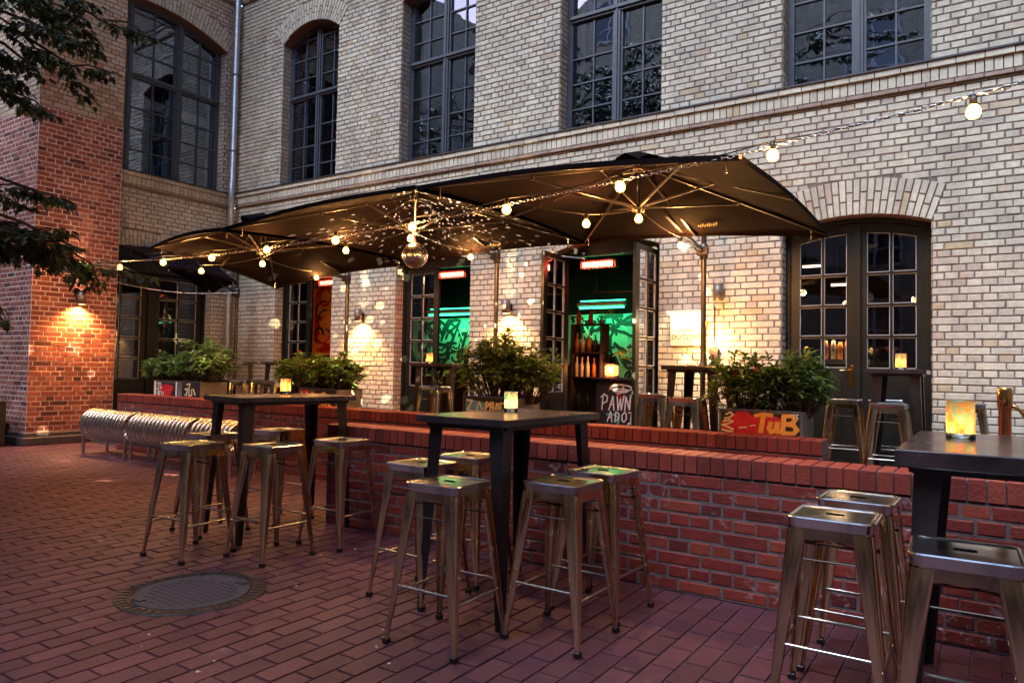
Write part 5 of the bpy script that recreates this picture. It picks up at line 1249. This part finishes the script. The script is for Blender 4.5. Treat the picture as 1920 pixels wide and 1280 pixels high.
# ------------------------------------------------------------------ maple tree on the left
TR = (-10.6, 1.6, 0)
tr = thing('maple_tree', TR, 'dark maple tree reaching in from the left edge in front of the pier', 'tree')
rt_ = random.Random(12)
tk = MB(); tk.tube([TR, (-10.55, 1.62, 1.5), (-10.45, 1.7, 3.2), (-10.2, 1.9, 5.2), (-10.0, 2.1, 7.5)], .16, 12, rs=[.22, .17, .15, .11, .06])
lvs = MB(); LOBES = [(0, 0), (.22, -.12), (.55, -.30), (.42, -.10), (.85, -.22), (.70, 0), (1.0, 0), (.70, .0), (.85, .22), (.42, .10), (.55, .30), (.22, .12)]
LOBES = [(0, 0), (.10, -.22), (.42, -.50), (.40, -.24), (.72, -.34), (.66, -.14), (1.0, 0), (.66, .14), (.72, .34), (.40, .24), (.42, .50), (.10, .22)]
def maple_leaf(p, d, L):
    d = d.normalized(); s = d.cross(Vector((rt_.uniform(-.5, .5), rt_.uniform(-.5, .5), 1))).normalized(); n_ = s.cross(d)
    V = [tuple(p+d*(a*L)+s*(b*L)+n_*(abs(b)*L*.2)-Vector((0, 0, a*a*L*.25))) for a, b in LOBES]
    lvs.add(V, [(0, 1, 2, 3, 4, 5, 6), (0, 6, 7, 8, 9, 10, 11)])
def branch(p, q, depth, r):
    p, q = Vector(p), Vector(q); m = p.lerp(q, .5)+Vector((rt_.uniform(-.1, .1), rt_.uniform(-.1, .1), .08))*(q-p).length
    tk.tube([p, m, q], r, 6, rs=[r, r*.75, r*.45], cap=False)
    d = (q-p); L = d.length
    if depth == 0:
        for k in range(int(60*L/.5)):
            t = rt_.uniform(.1, 1.05); w0 = p.lerp(q, t); a = rt_.uniform(0, 6.3); dd = Vector((cos(a), sin(a), rt_.uniform(-.7, .15)))+d.normalized()*.5
            st_e = w0+dd*rt_.uniform(.03, .09); maple_leaf(st_e, dd+Vector((0, 0, -.35)), rt_.uniform(.05, .10))
        return
    for k in range(4 if depth == 1 else 5):
        t = .25+.75*(k+1)/(4 if depth == 1 else 5)*rt_.uniform(.85, 1); w0 = p.lerp(q, min(t, 1)); sd = 1 if k % 2 else -1
        s = d.cross(Vector((0, 0, 1))).normalized()
        e = w0+(d.normalized()*rt_.uniform(.5, .9)+s*sd*rt_.uniform(.4, .9)+Vector((0, 0, rt_.uniform(-.45, .15)))).normalized()*L*rt_.uniform(.38, .55)
        branch(w0, e, depth-1, r*.5)
boughs = [((-10.5, 1.7, 2.9), (-8.15, 2.75, 2.80), 2), ((-10.5, 1.7, 3.1), (-8.3, 2.55, 3.05), 2), ((-10.5, 1.7, 2.7), (-8.2, 2.6, 2.45), 2), ((-10.5, 1.7, 2.6), (-8.0, 2.75, 2.35), 1), ((-10.3, 1.8, 4.6), (-8.3, 2.75, 4.65), 2), ((-10.2, 1.9, 5.4), (-7.7, 2.95, 5.45), 2), ((-10.1, 2.0, 5.0), (-8.2, 2.6, 4.75), 2), ((-10.1, 2.0, 4.6), (-7.9, 2.7, 4.5), 1),
          ((-10.2, 1.8, 4.2), (-8.7, 2.2, 4.1), 2), ((-10.0, 2.0, 6.0), (-7.6, 1.5, 6.6), 2), ((-10.0, 2.0, 6.4), (-8.2, 3.0, 6.8), 2), ((-10.0, 2.0, 7), (-9.5, 3.6, 8), 2), ((-10.2, 1.9, 5.8), (-12.2, 3.0, 6.8), 2), ((-10.2, 1.9, 4.8), (-10.8, -.6, 6.0), 2), ((-10.0, 2, 6.5), (-8.2, .2, 7.4), 2),
          ((-10, 2, 6.8), (-7.4, 2.2, 7.6), 2), ((-10, 2, 7.2), (-8.4, 4.2, 7.9), 2), ((-10, 2, 7.0), (-11.6, 4.2, 7.6), 2), ((-10, 2, 6.2), (-7.2, .2, 6.2), 2), ((-10, 2, 5.8), (-9.4, -.8, 6.4), 2), ((-10, 2, 7.2), (-7.6, 1.4, 8.6), 2), ((-10, 2, 7.4), (-9.2, 3.4, 9.2), 2)]  # high unseen boughs in this row added to shade the pier and left ground
boughs += [((-9.9, 2, 6.6), e_, 2) for e_ in ((-4.6, 1.8, 7.4), (-5.4, 2.6, 7.0), (-5.0, .4, 6.8), (-6.2, -1.2, 6.6), (-3.6, 1.0, 7.6), (-4.4, -.8, 7.4), (-7.0, -1.8, 7.2), (-6.0, 1.4, 8.2), (-5.6, -.2, 8.0))]  # more boughs out of view, added to darken the left foreground
for a, b, dp_ in boughs: branch(a, b, dp_, .045)
tk.build('trunk', 'bark', tr, TR); lvs.build('crown', 'leaf_maple', tr, TR)
